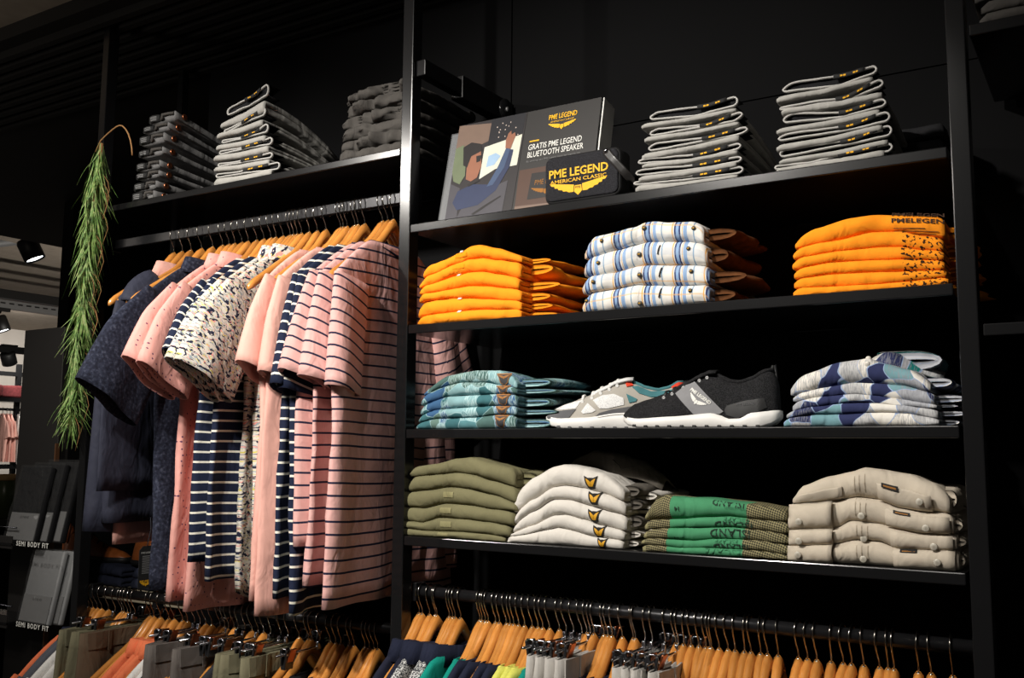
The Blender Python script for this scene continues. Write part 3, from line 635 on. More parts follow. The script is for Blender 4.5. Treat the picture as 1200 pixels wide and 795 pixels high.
# --- top shelves: jeans with open waistbands
def lerp(a, b, t): return a+(b-a)*t
def jeans(zoom, bodies, loops, yf, zshelf, where, group, side_mat='jean_grey', lab_u=(.56, .9), depth=.3, seed0=0):
    ox, oy, sc = zoom; n = len(bodies)
    q = lambda a, b: (lambda p: (p.x, p.z))(P(ox+sc*a, oy+sc*b, Y=yf))
    for k in range(n):
        (tl, tr, bl, br), lp = bodies[k], loops[k]
        a, b, c, d = q(*tl), q(*tr), q(*bl), q(*br)
        if k == n-1: c, d = (c[0], zshelf+.0008), (d[0], zshelf+.0008)
        c = (c[0], max(c[1], zshelf+.0008)); d = (d[0], max(d[1], zshelf+.0008)); a = (a[0], max(a[1], c[1]+.007)); b = (b[0], max(b[1], d[1]+.007))
        sag = lambda p, r: [p, (lerp(p[0], r[0], .5), lerp(p[1], r[1], .5)-.003), r]
        org = ((a[0]+b[0])/2, yf+.15, c[1])
        e = empty('folded_jeans', org, 'grey folded jeans, %s in the pile %s' % (ordinal(k, n), where), 'jeans', group)
        fold('leg_fold', sag(a, b), sag(c, d), min(a[0], c[0]), max(b[0], d[0]), yf-.004, depth, 'jean_grey', e, org, seed0+k, wr=.0016, nu=26, drop=.42, zbase=zshelf, lt=.3, rt=.1, rmax=.012)
        if k < n-1 or True:
            # rear wad of the legs below the waistband, darker inside fabric
            top = [q(*p) for p in lp[0]]; bot = [q(*p) for p in lp[1]]
            ft, fb_ = interp(top), interp(bot); ring = []
            xL, xR = top[0][0], top[-1][0]; N_ = 16
            for i in range(N_+1): x = lerp(xL, xR, i/N_); ring.append((x, max(ft(x), zshelf+.004)))
            for i in range(N_+1): x = lerp(xR, xL, i/N_); ring.append((x-.001*(i == 0), max(min(fb_(x), ft(x)-.0035), zshelf+.002)))
            # round the two ends
            ring.insert(N_+1, (xR+.005, lerp(ring[N_][1], ring[N_+1][1], .55))); ring.append((xL-.004, lerp(ring[0][1], ring[-1][1], .5)))
            for _ in range(2):
                ring = [p for a_, b_ in zip(ring, ring[1:]+ring[:1]) for p in ((lerp(a_[0], b_[0], .25), lerp(a_[1], b_[1], .25)), (lerp(a_[0], b_[0], .75), lerp(a_[1], b_[1], .75)))]
            V, F = [], []; m = len(ring); th = .0015
            for i in range(m):
                p0, p1 = ring[i-1], ring[(i+1) % m]; tx, tz = p1[0]-p0[0], p1[1]-p0[1]; l = sqrt(tx*tx+tz*tz)+1e-9; nx, nz = -tz/l, tx/l
                jy = .003*noise.noise((ring[i][0]*30, k, 5))
                for s in (1, -1):
                    for y in (yf+.001+jy, yf+.008): V.append((ring[i][0]+nx*s*th, y, ring[i][1]+nz*s*th))
            for i in range(m):
                A, B_ = i*4, ((i+1) % m)*4
                F += [(A, B_, B_+1, A+1), (A+2, A+3, B_+3, B_+2), (A, A+2, B_+2, B_), (A+1, B_+1, B_+3, A+3)]
            wbnd = mk('waistband', V, F, 'jean_rim', e, org)
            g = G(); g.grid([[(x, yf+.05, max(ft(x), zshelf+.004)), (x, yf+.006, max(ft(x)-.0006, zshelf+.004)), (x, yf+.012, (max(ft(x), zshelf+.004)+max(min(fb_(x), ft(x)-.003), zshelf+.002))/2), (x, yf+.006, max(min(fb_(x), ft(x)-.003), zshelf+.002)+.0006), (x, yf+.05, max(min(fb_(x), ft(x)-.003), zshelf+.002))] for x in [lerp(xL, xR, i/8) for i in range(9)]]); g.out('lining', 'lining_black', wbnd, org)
            x0, x1 = lerp(xL, xR, lab_u[0]), lerp(xL, xR, lab_u[1]); gap = 1 if k == 0 else .8
            g = G(); g.grid([[(x, yf-.0015, ft(x)+.0022), (x, yf-.0015, ft(x)-.0055)] for x in [lerp(x0, x1, i/6) for i in range(7)]]); lb = g.out('size_label', 'black_label', wbnd, org, solid=.0012)
            for u, wd in ((.32, .2), (.72, .17)):
                for s in (0, 1):
                    xa = lerp(x0, x1, u-wd/2+s*wd*.52); xb = xa+(x1-x0)*wd*.4
                    g = G(); g.grid([[(x, yf-.0026, ft(x)-.0002), (x, yf-.0026, ft(x)-.0032)] for x in (xa, (xa+xb)/2, xb)]); g.out('size_print', 'yellow_mark', lb, org)
    return
YJ = .012
D = (740, 100, .15717)
jeans(D, [((75, 290), (780, 168), (85, 325), (780, 197)), ((95, 388), (800, 270), (105, 422), (800, 300)), ((75, 512), (800, 368), (90, 553), (800, 410)), ((80, 590), (790, 482), (90, 617), (790, 515)), ((55, 680), (780, 570), (60, 720), (780, 605)), ((30, 745), (790, 665), (30, 772), (790, 690))],
    [([(150, 225), (185, 200), (560, 147), (772, 82)], [(150, 252), (480, 222), (770, 148)]), ([(150, 345), (180, 325), (560, 290), (808, 198)], [(150, 372), (770, 262), (808, 235)]), ([(140, 455), (170, 432), (570, 385), (845, 310)], [(140, 485), (800, 362), (845, 345)]), ([(60, 560), (90, 550), (500, 512), (795, 430)], [(60, 582), (500, 545), (795, 470)]), ([(45, 640), (90, 626), (480, 592), (800, 530)], [(45, 668), (480, 622), (800, 565)]), ([(30, 722), (90, 712), (500, 664), (812, 605)], [(30, 740), (500, 690), (812, 650)])],
    YJ, ZS[0], 'right of the speaker', 'grey jeans right of the speaker', seed0=200)
Ez = (900, 70, .16667)
jeans(Ez, [((60, 262), (735, 118), (60, 302), (735, 152)), ((95, 350), (800, 225), (100, 388), (800, 267)), ((60, 487), (780, 345), (60, 522), (780, 388)), ((60, 602), (800, 455), (65, 646), (800, 497)), ((80, 703), (840, 560), (85, 738), (840, 596)), ((80, 768), (815, 630), (60, 780), (815, 667))],
    [([(115, 195), (165, 160), (530, 105), (745, 42)], [(115, 222), (500, 175), (735, 95)]), ([(95, 335), (250, 302), (530, 265), (788, 138)], [(95, 350), (520, 285), (788, 190)]), ([(120, 405), (150, 380), (530, 365), (808, 275)], [(120, 440), (500, 400), (808, 325)]), ([(85, 540), (130, 520), (560, 462), (835, 365)], [(85, 565), (560, 490), (835, 430)]), ([(95, 640), (130, 625), (570, 562), (848, 460)], [(95, 680), (560, 590), (848, 530)]), ([(60, 745), (300, 720), (540, 655), (852, 585)], [(60, 770), (540, 690), (852, 640)])],
    YJ, ZS[0], 'at the right end', 'grey jeans at the right end', seed0=220)
Bz = (150, 90, .18868)
jeans(Bz, [((575, 290), (845, 140), (580, 317), (845, 215)), ((552, 355), (835, 262), (560, 382), (835, 302)), ((545, 428), (850, 360), (548, 455), (850, 397)), ((535, 490), (870, 425), (538, 525), (870, 466)), ((535, 562), (875, 510), (538, 590), (875, 545)), ((535, 630), (890, 575), (538, 655), (890, 612))],
    [([(620, 200), (650, 180), (760, 125), (862, 45)], [(620, 235), (740, 180), (862, 110)]), ([(600, 330), (700, 285), (780, 235), (842, 190)], [(600, 345), (760, 265), (842, 235)]), ([(585, 395), (700, 375), (790, 340), (858, 290)], [(585, 410), (760, 365), (858, 340)]), ([(570, 462), (700, 440), (800, 410), (885, 375)], [(570, 480), (760, 435), (885, 415)]), ([(560, 540), (650, 530), (760, 505), (885, 470)], [(560, 555), (700, 530), (885, 500)]), ([(550, 605), (680, 590), (790, 562), (930, 530)], [(550, 625), (700, 600), (930, 570)])],
    YJ, ZL, 'left of the crumpled trousers', 'grey jeans on the left top shelf', lab_u=(.45, .85), seed0=240)

# jeans at the far left, turned with their buttoned waistbands to the right
def jeans_buttoned():
    yA = .015; rowsz = [(120, 190), (205, 260), (275, 350), (380, 440), (475, 540), (550, 605), (622, 690), (690, 770)]
    xl = [172, 128, 100, 95, 78, 76, 60, 48]; n = 8
    for k in range(n):
        ox, oy, sc = 150, 90, .15723
        dzs = Vector((0, 0, ZL+.0005-P(157, 211, Y=yA).z)); p0 = P(ox+sc*xl[k], oy+sc*(rowsz[k][0]+8), Y=yA)+dzs; p1 = P(ox+sc*xl[k], oy+sc*rowsz[k][1], Y=yA)+dzs
        xr = P(ox+sc*(xl[k]+175), oy+sc*400, Y=yA).x; z0 = max(p1.z, ZL+.0005); z1 = max(p0.z, z0+.012)
        if k == n-1: z0 = ZL+.0005
        x0 = p0.x; org = ((x0+xr)/2, yA+.15, z0); th = (z1-z0)*.92
        e = empty('folded_jeans', org, 'charcoal jeans with a copper button, %s in the leftmost pile' % ordinal(k, n), 'jeans', 'charcoal jeans at the left end')
        # body: cross-section in XZ swept along Y, nose towards +X
        g = G(); rows, uvs = [], []
        dp = .3
        for i in range(25):
            f = i/24; y = yA+dp*f; dr = 1-.28*f; zb = ZL+.0005+(z0-ZL)*dr; h = th*dr/2*(1-.5*max(0, .05-f)/.05)
            r_ = []
            for j in range(14):
                a = pi/2-pi*j/13; rx = .012
                r_.append(Vector((xr-rx+rx*cos(a)+.0035*noise.noise((y*22, j*.5, k*3.1)), y, zb+h+h*sin(a)+.0025*noise.noise((y*25, j*.4, k)))))
            r_ = [Vector((x0+.01, y, zb+2*h))]+r_+[Vector((x0+.01, y, zb)), Vector((x0, y, zb+h*.6)), Vector((x0, y, zb+h*1.4))]
            rows.append(r_)
        g.grid(rows, closed=True, cap=True); g.out('leg_fold', 'jean_charcoal', e, org)
        # waistband strip on the +X face, stitched edge, button, label and curled front end
        band = G(); rr = []
        for i in range(20):
            y = yA-.004+.26*i/19; dr = 1-.28*(y-yA)/dp; zb = ZL+(z0-ZL)*dr; rr.append([Vector((xr+.0015+.003*noise.noise((y*30, q*2, k)), y, zb+th*dr*q)) for q in (.12, .5, .88)])
        band.grid(rr); band.out('waistband', 'jean_charcoal', e, org, solid=.004)
        bt = G().lathe([(0, .003), (.0035, .003), (.0065, .0045), (.0085, .003), (.009, 0)], (xr+.004, yA+.028, z0+th*.5), 16, 'X').out('button', 'copper', e, org)
        lx = lerp(x0, xr, .04); lw = .045
        lab = G().grid([[Vector((lx+lw*u, yA-.004-.006*sin(pi*u), z0+th*q)) for q in (.08, .5, .92)] for u in (0, .2, .4, .6, .8, 1)]).out('size_label', 'black_label', e, org, solid=.0015)
        for q in range(3):
            G().grid([[Vector((lx+lw*u, yA-.0056-.006*sin(pi*u), z0+th*(.62-.2*q+d))) for d in (.1, 0)] for u in (.2+.05*q, .4, .6, .8)]).out('label_print', 'grey_print', lab, org)
        cl = G().tube([(lx+lw+.004, yA-.002, z0+th*.2), (lx+lw+.016, yA-.008, z0+th*.35), (lx+lw+.014, yA-.007, z0+th*.75), (lx+lw+.03, yA-.003, z0+th*.8), (xr-.003, yA-.003, z0+th*.7)], .0045, 7).out('fly_curl', 'jean_taupe', e, org)
jeans_buttoned()

# crumpled grey trousers beside the centre upright
def crumpled():
    n = 6; ys = .03; xa, xb = -.25, -.05; tops = [(110, 560), (215, 1)]
    zt = P(425, 103, Y=ys).z; hh = (zt-ZL)/n
    for k in range(n):
        z0 = ZL+.0005+hh*(n-1-k); z1 = z0+hh*1.02; org = ((xa+xb)/2, .17, z0)
        e = empty('folded_trousers', org, 'crumpled grey trousers, %s in the pile by the centre upright' % ordinal(k, n), 'trousers', 'grey trousers by the centre upright')
        x0 = xa+.012*noise.noise((k*1.7, 2, 0))-.004*k+.02; x1 = xb+.004
        xs_ = [lerp(x0, x1, i/6) for i in range(7)]
        t = [(x, z1+.006*noise.noise((x*25, k*2, 7))-(.035 if k == 0 else .008)*max(0, (.18-(x-x0)/(x1-x0))/.18)) for x in xs_]
        b = [(x, max(z0, ZL+.0005)) for x in xs_]
        fold('leg_fold', t, b, x0, x1, ys, .29, 'jean_taupe', e, org, 300+k*3, wr=.017, nu=44, drop=.22, zbase=ZL, slit=.3, rmax=.02)
        side_roll(e, org, x1-.003, ys+.02, ys+.28, z0+.001, z1-.001, 'jean_taupe', 310+k, .012, 'trouser_leg', .004)
        side_roll(e, org, x1+.004, ys+.26, ys+.285, z0+.001, z1-.001, 'jean_taupe', 320+k, .006, 'hem', .001)
crumpled()
# more jeans behind the right end and in the neighbouring bay
def spare(x0, x1, y0, z, n, h, dep, where, lbl, mat):
    for k in range(n):
        zb = z+.0005+h*(n-1-k); org = ((x0+x1)/2, y0+dep/2, zb)
        e = empty('folded_jeans', org, lbl % ordinal(k, n), 'jeans', where)
        j = .012*noise.noise((k*1.3, x0*9, 1)); t = [(x0, zb+h*.96), ((x0+x1)/2, zb+h*.93), (x1, zb+h*.98)]; b = [(x0, zb), (x1, zb)]
        fold('leg_fold', t, b, x0+j, x1+j, y0, dep, mat, e, org, 340+k, wr=.004, nu=20, drop=.15, zbase=z, slit=.35)
        side_roll(e, org, x1+j-.01, y0+.015, y0+dep, zb, zb+h*.9, mat, 350+k, .012, 'trouser_leg', .003)
spare(.965, 1.085, .235, ZS[0], 4, .03, .12, 'dark jeans behind the right end', 'black jeans, %s of the low pile behind the rightmost grey jeans', 'jean_side')
spare(1.175, 1.42, .01, 2.31, 7, .021, .28, 'dark trousers in the neighbouring bay', 'dark trousers, %s of the pile in the top right corner', 'jean_taupe')

# ------------------------------------------------------------------ display card and speaker
def display_card():
    y0, y1 = .04, .095; bl = P(516, 252, Y=y0); br = P(691, 224, Y=y0); z0 = ZS[0]+.001; tr = P(690, 117, Y=y1)
    x0, x1 = bl.x+.012, br.x; H = tr.z-z0; Wc = x1-x0; tilt = (y1-y0)/H
    org = ((x0+x1)/2, y0+.02, z0); e = empty('counter_display', org, 'black cardboard display card with a pilot photo behind the speaker', 'display card')
    at = lambda u, v, off=0: Vector((x0+u*Wc, y0+v*H*tilt-off, z0+v*H))
    R = Matrix.Rotation(-math.atan(tilt), 3, 'X')
    c = (at(0, 0)+at(1, 1))/2; G().box(c+Vector((0, .003, 0)), (Wc, .005, H*sqrt(1+tilt*tilt)), R).out('card', 'card_black', e, org, smooth=False)
    G().box(at(1, .5)+Vector((.004, .03, 0)), (.003, .05, H*.98), R).out('easel_side', 'card_edge', e, org, smooth=False)
    G().box(at(0, .5)+Vector((-.012, .005, -.004)), (.022, .004, H*.92), R).out('easel_wing', 'clear_acrylic', e, org, smooth=False)
    def pic(name, pts, mat, off, sub=0, par=e): return patch(name, [pts], lambda u, v: at(u, v, off), mat, par, org, sub)
    for nm, c_ in (('photo_cockpit', (38, 34, 36)), ('photo_roof', (112, 92, 80)), ('photo_panel', (24, 24, 30)), ('photo_sky', (206, 206, 190)), ('photo_blue', (150, 178, 205)), ('photo_skin', (140, 92, 70)), ('photo_hair', (28, 24, 24)), ('photo_jacket', (38, 48, 78)), ('photo_grey', (66, 64, 70)), ('photo_green', (98, 108, 82)), ('photo_wood', (74, 50, 38)), ('photo_band', (60, 78, 108)), ('photo_hilite', (190, 175, 165))): plain(nm, c_, rough=.45, noise_amt=.12, scale=40)
    ph = pic('photo', [(0, 0), (.48, 0), (.5, 1), (.0, 1)], 'photo_cockpit', .0006)
    K = lambda L: [(x/410*.53, 1-y/500) for x, y in L]   # coordinates measured on the printed photo
    def el(n, L, m, o): pic(n, K(L), m, o, 0, ph)
    el('print_roof', [(0, 0), (200, 20), (190, 110), (110, 130), (0, 130)], 'photo_roof', .0009)
    el('print_panel', [(190, 0), (380, -0), (375, 110), (185, 150)], 'photo_panel', .0010)
    el('print_window', [(170, 140), (375, 108), (368, 260), (250, 262), (165, 300)], 'photo_sky', .0011)
    el('print_cloud', [(200, 190), (240, 180), (270, 200), (240, 240), (195, 245)], 'photo_blue', .0013)
    el('print_seat', [(0, 300), (60, 330), (70, 500), (0, 500)], 'photo_grey', .0012)
    el('print_door', [(110, 380), (330, 330), (320, 500), (60, 500)], 'photo_grey', .0012)
    el('print_jacket', [(50, 345), (130, 320), (220, 335), (265, 250), (295, 165), (338, 180), (330, 260), (270, 370), (180, 430), (60, 440), (30, 400)], 'photo_jacket', .0015)
    el('print_arm', [(265, 255), (297, 168), (320, 172), (300, 260), (250, 340), (215, 345)], 'photo_band', .0017)
    el('print_hand', [(292, 165), (288, 125), (298, 90), (312, 80), (316, 100), (334, 92), (340, 110), (328, 150), (322, 172)], 'photo_skin', .0018)
    el('print_headset', [(0, 120), (45, 108), (70, 180), (80, 270), (55, 310), (15, 290), (0, 240)], 'photo_green', .0016)
    el('print_hair', [(45, 120), (90, 102), (145, 118), (160, 155), (100, 175), (85, 230), (60, 215)], 'photo_hair', .0018)
    el('print_face', [(82, 225), (98, 172), (152, 155), (160, 195), (168, 232), (160, 262), (152, 290), (120, 305), (88, 290)], 'photo_skin', .0017)
    el('print_glasses', [(130, 178), (160, 178), (158, 208), (136, 212)], 'photo_hair', .0020)
    el('print_microphone', [(100, 318), (158, 298), (172, 308), (110, 330)], 'photo_hair', .0020)
    for q in range(14):
        x = 205+random.Random(q).random()*150; y = 25+random.Random(q+50).random()*80; el('print_switch', [(x, y), (x+5, y), (x+5, y+6), (x, y+6)], 'photo_hilite', .0013)
    el('print_control', [(150, 470), (230, 430), (300, 400), (305, 405), (235, 440), (160, 478)], 'photo_hair', .0016)
    # right half: emblem, headline, product picture
    T = lambda u, v, s, size, m, **k: text_on('headline', s, size, lambda a, c: at(u, v, .0008)+Vector((a, c*tilt, c)), m, e, org, **k)
    T(.755, .895, 'PME LEGEND', .0165, 'yellow_print', bold=.0003, width=.19*Wc); T(.755, .848, 'AMERICAN CLASSIC', .006, 'yellow_print', width=.16*Wc)
    patch('wing_emblem', [[(x, .80+(y-.80)*.75*Wc/H) for x, y in p] for p in wings(.755, .80, .19)], lambda u, v: at(u, v, .0008), 'yellow_print', e, org, 0)
    pic('headline_rule', [(.545, .685), (.61, .685), (.61, .698), (.545, .698)], 'yellow_print', .0008)
    T(.54, .63, 'GRATIS PME LEGEND', .0195, 'white_print', align='LEFT', bold=.00015, width=.36*Wc); T(.54, .555, 'BLUETOOTH SPEAKER', .0195, 'white_print', align='LEFT', bold=.00015, width=.375*Wc)
    T(.54, .495, 'Bij aankoop van PME Legend items ter waarde van', .0062, 'grey_print', align='LEFT', width=.36*Wc)
    pp = pic('product_picture', [(.5, 0), (.98, 0), (.98, .42), (.5, .42)], 'photo_wood', .0006)
    pic('print_table', [(.5, 0), (.98, 0), (.98, .05), (.5, .07)], 'photo_roof', .0008, 0, pp); pic('print_speaker', [(.58, .12), (.9, .12), (.91, .36), (.59, .37)], 'photo_hair', .001, 0, pp)
    text_on('product_print', 'PME LEGEND', .017, lambda a, c: at(.72, .27, .0014)+Vector((a, c*tilt, c)), 'tab_orange', pp, org, width=.2*Wc); 
    patch('product_wings', wings(.70, .13, .2), lambda u, v: at(u, .19+(v-.13)*Wc/H*.7, .0014), 'tab_orange', pp, org, 0)
display_card()
def speaker():
    y0 = .006; a = P(638, 240, Y=y0); b = P(727, 222, Y=y0); c = P(714, 178, Y=y0); x0, x1, z0, z1 = a.x, b.x, ZS[0]+.0005, ZS[0]+.101; dp = .05
    org = ((x0+x1)/2, y0+dp/2, z0); e = empty('bluetooth_speaker', org, 'black fabric box speaker with yellow lettering and a leather strap', 'speaker')
    def rrect(x0, x1, z0, z1, r, y, n=6):
        o = []
        for cx, cz, a0 in ((x1-r, z1-r, 0), (x0+r, z1-r, pi/2), (x0+r, z0+r, pi), (x1-r, z0+r, 3*pi/2)):
            for i in range(n+1): t = a0+pi/2*i/n; o.append(Vector((cx+r*cos(t), y, cz+r*sin(t))))
        return o
    prof = [(.006, 0), (.002, .0015), (0, .006), (0, dp-.006), (.004, dp)]
    g = G().grid([rrect(x0+i, x1-i, z0+i*.3, z1-i, .016, y0+y) for i, y in prof], closed=True, cap=True); g.out('case', 'speaker_rubber', e, org)
    g = G().grid([rrect(x0+i, x1-i, z0+i, z1-i, .013, y0+y) for i, y in ((.004, .0), (.005, -.0025), (.008, -.0035))], closed=True, cap=True); g.out('grille', 'speaker_cloth', e, org)
    f = lambda u, v: Vector((u, y0-.0042, v)); xm = (x0+x1)/2-.006; k = (x1-x0)
    text_on('lettering', 'PME LEGEND', .0245, lambda a_, c_: f(xm+a_, z0+.060+c_), 'yellow_print', e, org, bold=.0005, width=k*.78)
    text_on('lettering', 'AMERICAN CLASSIC', .0105, lambda a_, c_: f(xm+a_, z0+.0435+c_), 'yellow_print', e, org, bold=.0001, width=k*.74)
    patch('wing_emblem', wings(xm, 0, k*.76), lambda u, v: f(u, z0+.027+v*.66), 'yellow_print', e, org, 0)
    text_on('emblem_print', 'PME', .007, lambda a_, c_: Vector((xm+a_, y0-.0046, z0+.0265+c_)), 'black_label', e, org)
    st = G(); sw = .010; pts = [(x1-.030, y0-.006, z1-.008), (x1-.012, y0-.008, z1-.03), (x1+.010, y0+.0, z1-.058), (x1+.020, y0+.018, z1-.075), (x1+.012, y0+.036, z1-.08)]
    rows = []
    for q in range(17):
        t = q/16*(len(pts)-1); i = min(int(t), len(pts)-2); s = t-i; p = Vector(pts[i]).lerp(Vector(pts[i+1]), s); d = (Vector(pts[i+1])-Vector(pts[i])).normalized(); nrm = d.cross(Vector((0, 1, 0))).normalized()
        rows.append([p+nrm*sw*.8*k_ for k_ in (-1, -.5, 0, .5, 1)])
    st = st.grid(rows).out('strap', 'leather_strap', e, org, solid=.003)
    G().lathe([(0, -.004), (.004, -.0035), (.006, 0)], Vector(pts[0])+Vector((.002, -.001, -.002)), 14, 'Y').out('rivet', 'chrome', st, org)
speaker()

# ------------------------------------------------------------------ sneakers
def sneaker(loc, rz, label, style):
    e = empty('sneaker', loc, label, 'shoe', 'sneakers on the third shelf', rz); L = .30 if style == 'black' else .295; NS = 44
    side = interp([(0, .55), (.03, .75), (.12, .95), (.3, 1), (.5, .86), (.7, .80), (.88, .74), (.97, .55), (1, .35)])
    sole_t = interp([(0, .028), (.05, .020), (.12, .0175), (.35, .021), (.6, .027), (.66, .022), (.70, .016), (.77, .0165), (.84, .027), (1, .032)]) if style == 'black' else interp([(0, .026), (.1, .021), (.3, .023), (.5, .032), (.7, .036), (1, .038)])
    sole_b = interp([(0, .013), (.05, .005), (.13, 0), (.88, 0), (.96, .007), (1, .018)])
    top = interp([(0, .034), (.06, .046), (.15, .054), (.28, .066), (.42, .086), (.5, .097), (.56, .103), (.63, .098), (.68, .088), (.76, .085), (.84, .092), (.91, .105), (.95, .107), (.98, .095), (1, .06)])
    if style != 'black': top = interp([(0, .032), (.06, .042), (.15, .052), (.28, .066), (.4, .083), (.5, .097), (.57, .1), (.63, .094), (.7, .085), (.78, .08), (.86, .085), (.93, .097), (.97, .094), (1, .06)])
    half = lambda u: .048*side(u)
    def cav(u): return max(0, min(1, (u-.60)/.06))*max(0, min(1, (.955-u)/.03))
    X = lambda u: (u-.5)*L
    def wz(u, s):   # half-width of the upper at relative height s
        c = cav(u); tw = lerp(.34, .42, c); return half(u)*(.94-(.94-tw)*s**2.0)
    # midsole: flared slab
    g = G(); rows = []
    for i in range(NS+1):
        u = i/NS; b, t = sole_b(u), sole_t(u); h = half(u)*(1.04 if u > .04 else .9); zz_ = [(b, .90), (b+.003, .99), (lerp(b, t, .6), 1.0), (t, .97)]
        rr = [Vector((X(u), -h*k, z)) for z, k in zz_]+[Vector((X(u), -h*.5, t)), Vector((X(u), h*.5, t))]+[Vector((X(u), h*k, z)) for z, k in zz_[::-1]]
        rows.append(rr)
    g.grid(rows, closed=True, cap=True); ms = g.out('midsole', 'white_rubber', e)
    for q in range(11):   # tread lugs
        u = .1+.78*q/10
        G().box((X(u), -half(u)*1.02, sole_b(u)+.0025), (.007, .006, .005), bev=.001).out('tread_lug', 'speaker_rubber' if style == 'black' else 'shoe_dark_grey', ms, smooth=False)
    # upper
    g = G(); rows = []
    for i in range(NS+1):
        u = .012+.976*i/NS; zb = sole_t(u)-.003; zt = max(top(u), zb+.006); c = cav(u); rr = []
        for s in (0, .12, .25, .4, .55, .7, .82, .92): rr.append(Vector((X(u), -wz(u, s), lerp(zb, zt, s))))
        tw = wz(u, 1)
        rr.append(Vector((X(u), -tw, zt-.001))); rr.append(Vector((X(u), -tw*.75, zt-.0*c)))
        d = c*.05
        for k, dd in ((-.55, .35), (-.45, 1), (0, 1), (.45, 1), (.55, .35)): rr.append(Vector((X(u), tw*k*(1 if c > 0 else .9), zt-d*dd+(1-c)*.002)))
        rr.append(Vector((X(u), tw*.75, zt))); rr.append(Vector((X(u), tw, zt-.001)))
        for s in (.92, .82, .7, .55, .4, .25, .12, 0): rr.append(Vector((X(u), wz(u, s), lerp(zb, zt, s))))
        rows.append(rr)
    g.grid(rows, closed=True, cap=True); up = g.out('upper', 'knit_black' if style == 'black' else 'shoe_grey', e)
    def on(u, z, off=.0012, sg=-1):
        zb = sole_t(u)-.003; zt = max(top(u), zb+.006); s = min(1, max(0, (z-zb)/(zt-zb))); return Vector((X(u), sg*(wz(u, s)+off), lerp(zb, zt, s)))
    def pan(name, pts, mat, off=.0012, sub=3, par=up):
        for sg in (-1, 1): patch(name, [pts], lambda u, z: on(u, z, off, sg), mat, par, None, sub, .0012)
    if style == 'black':
        Z = lambda L_: [((x-425)/775, (345-y)*.000387) for x, y in L_]
        pan('side_band', Z([(700, 175), (775, 110), (795, 118), (945, 268), (925, 280), (800, 280)]), 'shoe_band_grey', .0015)
        pan('heel_counter', Z([(950, 262), (960, 240), (1040, 218), (1135, 205), (1150, 250), (1100, 272), (1010, 300), (960, 285)]), 'speaker_rubber', .0018)
        pan('toe_guard', Z([(428, 285), (440, 262), (470, 268), (560, 290), (700, 292), (700, 300), (430, 300)]), 'knit_black', .0012)
        c = Vector(((822-425)/775, (345-205)*.000387, 0)); a = -.62
        V, F = text2d('PME LEGEND', .0085, bold=.0003)
        pos = lambda x, y: on(c.x+(x*cos(a)-y*sin(a))/L, c.y+(x*sin(a)+y*cos(a)), .0034)
        mk('band_lettering', [pos(x, y+.0065) for x, y in V], F, 'white_print', up, smooth=False)
        patch('band_wings', wings(0, -.005, .040), pos, 'white_print', up, None, 1)
        V, F = text2d('PME LEGEND', .006); mk('heel_lettering', [on((1050-425)/775+x/L, .043+y+x*.06, .0036) for x, y in V], F, 'shoe_dark_grey', up, smooth=False)
        lace_mat, eyelets = 'speaker_rubber', Z([(640, 195), (682, 172), (738, 140), (818, 112), (856, 95)])
        G().tube([on(.93, .1, 0)*Vector((1, 0, 1)).x if False else Vector((X(.94), 0, .098)), Vector((X(.955), 0, .116)), Vector((X(.97), 0, .117)), Vector((X(.975), 0, .095)), Vector((X(.972), 0, .08))], .0028, 6).out('heel_loop', 'speaker_rubber', e)
    else:
        Z = lambda L_: [((x-15)/740, (350-y)*.000395) for x, y in L_]
        pan('toe_cap', Z([(20, 290), (32, 262), (100, 255), (178, 248), (140, 296), (30, 300)]), 'shoe_dark_grey')
        pan('toe_mesh', Z([(60, 246), (120, 215), (200, 200), (175, 244), (100, 250)]), 'knit_white', .0008)
        pan('vamp_mesh', Z([(205, 262), (235, 215), (280, 255), (262, 266), (215, 272)]), 'knit_white', .001)
        pan('side_mesh', Z([(262, 200), (310, 175), (370, 168), (420, 190), (425, 225), (340, 245), (300, 245)]), 'knit_white', .001)
        pan('side_swoosh', Z([(262, 300), (300, 268), (360, 250), (470, 232), (560, 222), (560, 245), (400, 268), (330, 296)]), 'shoe_dark_grey', .0016)
        pan('heel_triangle', Z([(435, 168), (490, 195), (485, 208), (450, 215)]), 'shoe_teal', .0018)
        pan('collar_panel', Z([(462, 130), (490, 125), (560, 155), (640, 150), (700, 140), (715, 175), (560, 185), (500, 165)]), 'shoe_teal', .0016)
        pan('collar_tab', Z([(424, 98), (450, 100), (470, 122), (435, 130)]), 'shoe_red', .0022)
        pan('heel_tab', Z([(660, 130), (690, 105), (730, 110), (735, 180), (700, 178)]), 'shoe_red', .002)
        pan('wave_panel', Z([(290, 352), (320, 318), (400, 300), (470, 318), (480, 352)]), 'midsole_grey', .004, par=ms)
        lace_mat, eyelets = 'white_cotton', Z([(205, 198), (255, 178), (300, 155), (345, 130), (385, 108)])
    # tongue, laces, eyelets, collar rim
    g = G(); rows = []
    for i in range(8):
        u = .32+.28*i/7+(.012 if i > 6 else 0); z = top(min(u, .58))+.003+.004*(i/7)**3; hw = .018+.006*i/7; rows.append([Vector((X(u), hw*k, z-.006*k*k)) for k in (-1, -.5, 0, .5, 1)])
    g.grid(rows); g.out('tongue', 'knit_black' if style == 'black' else 'knit_white', e, solid=.005)
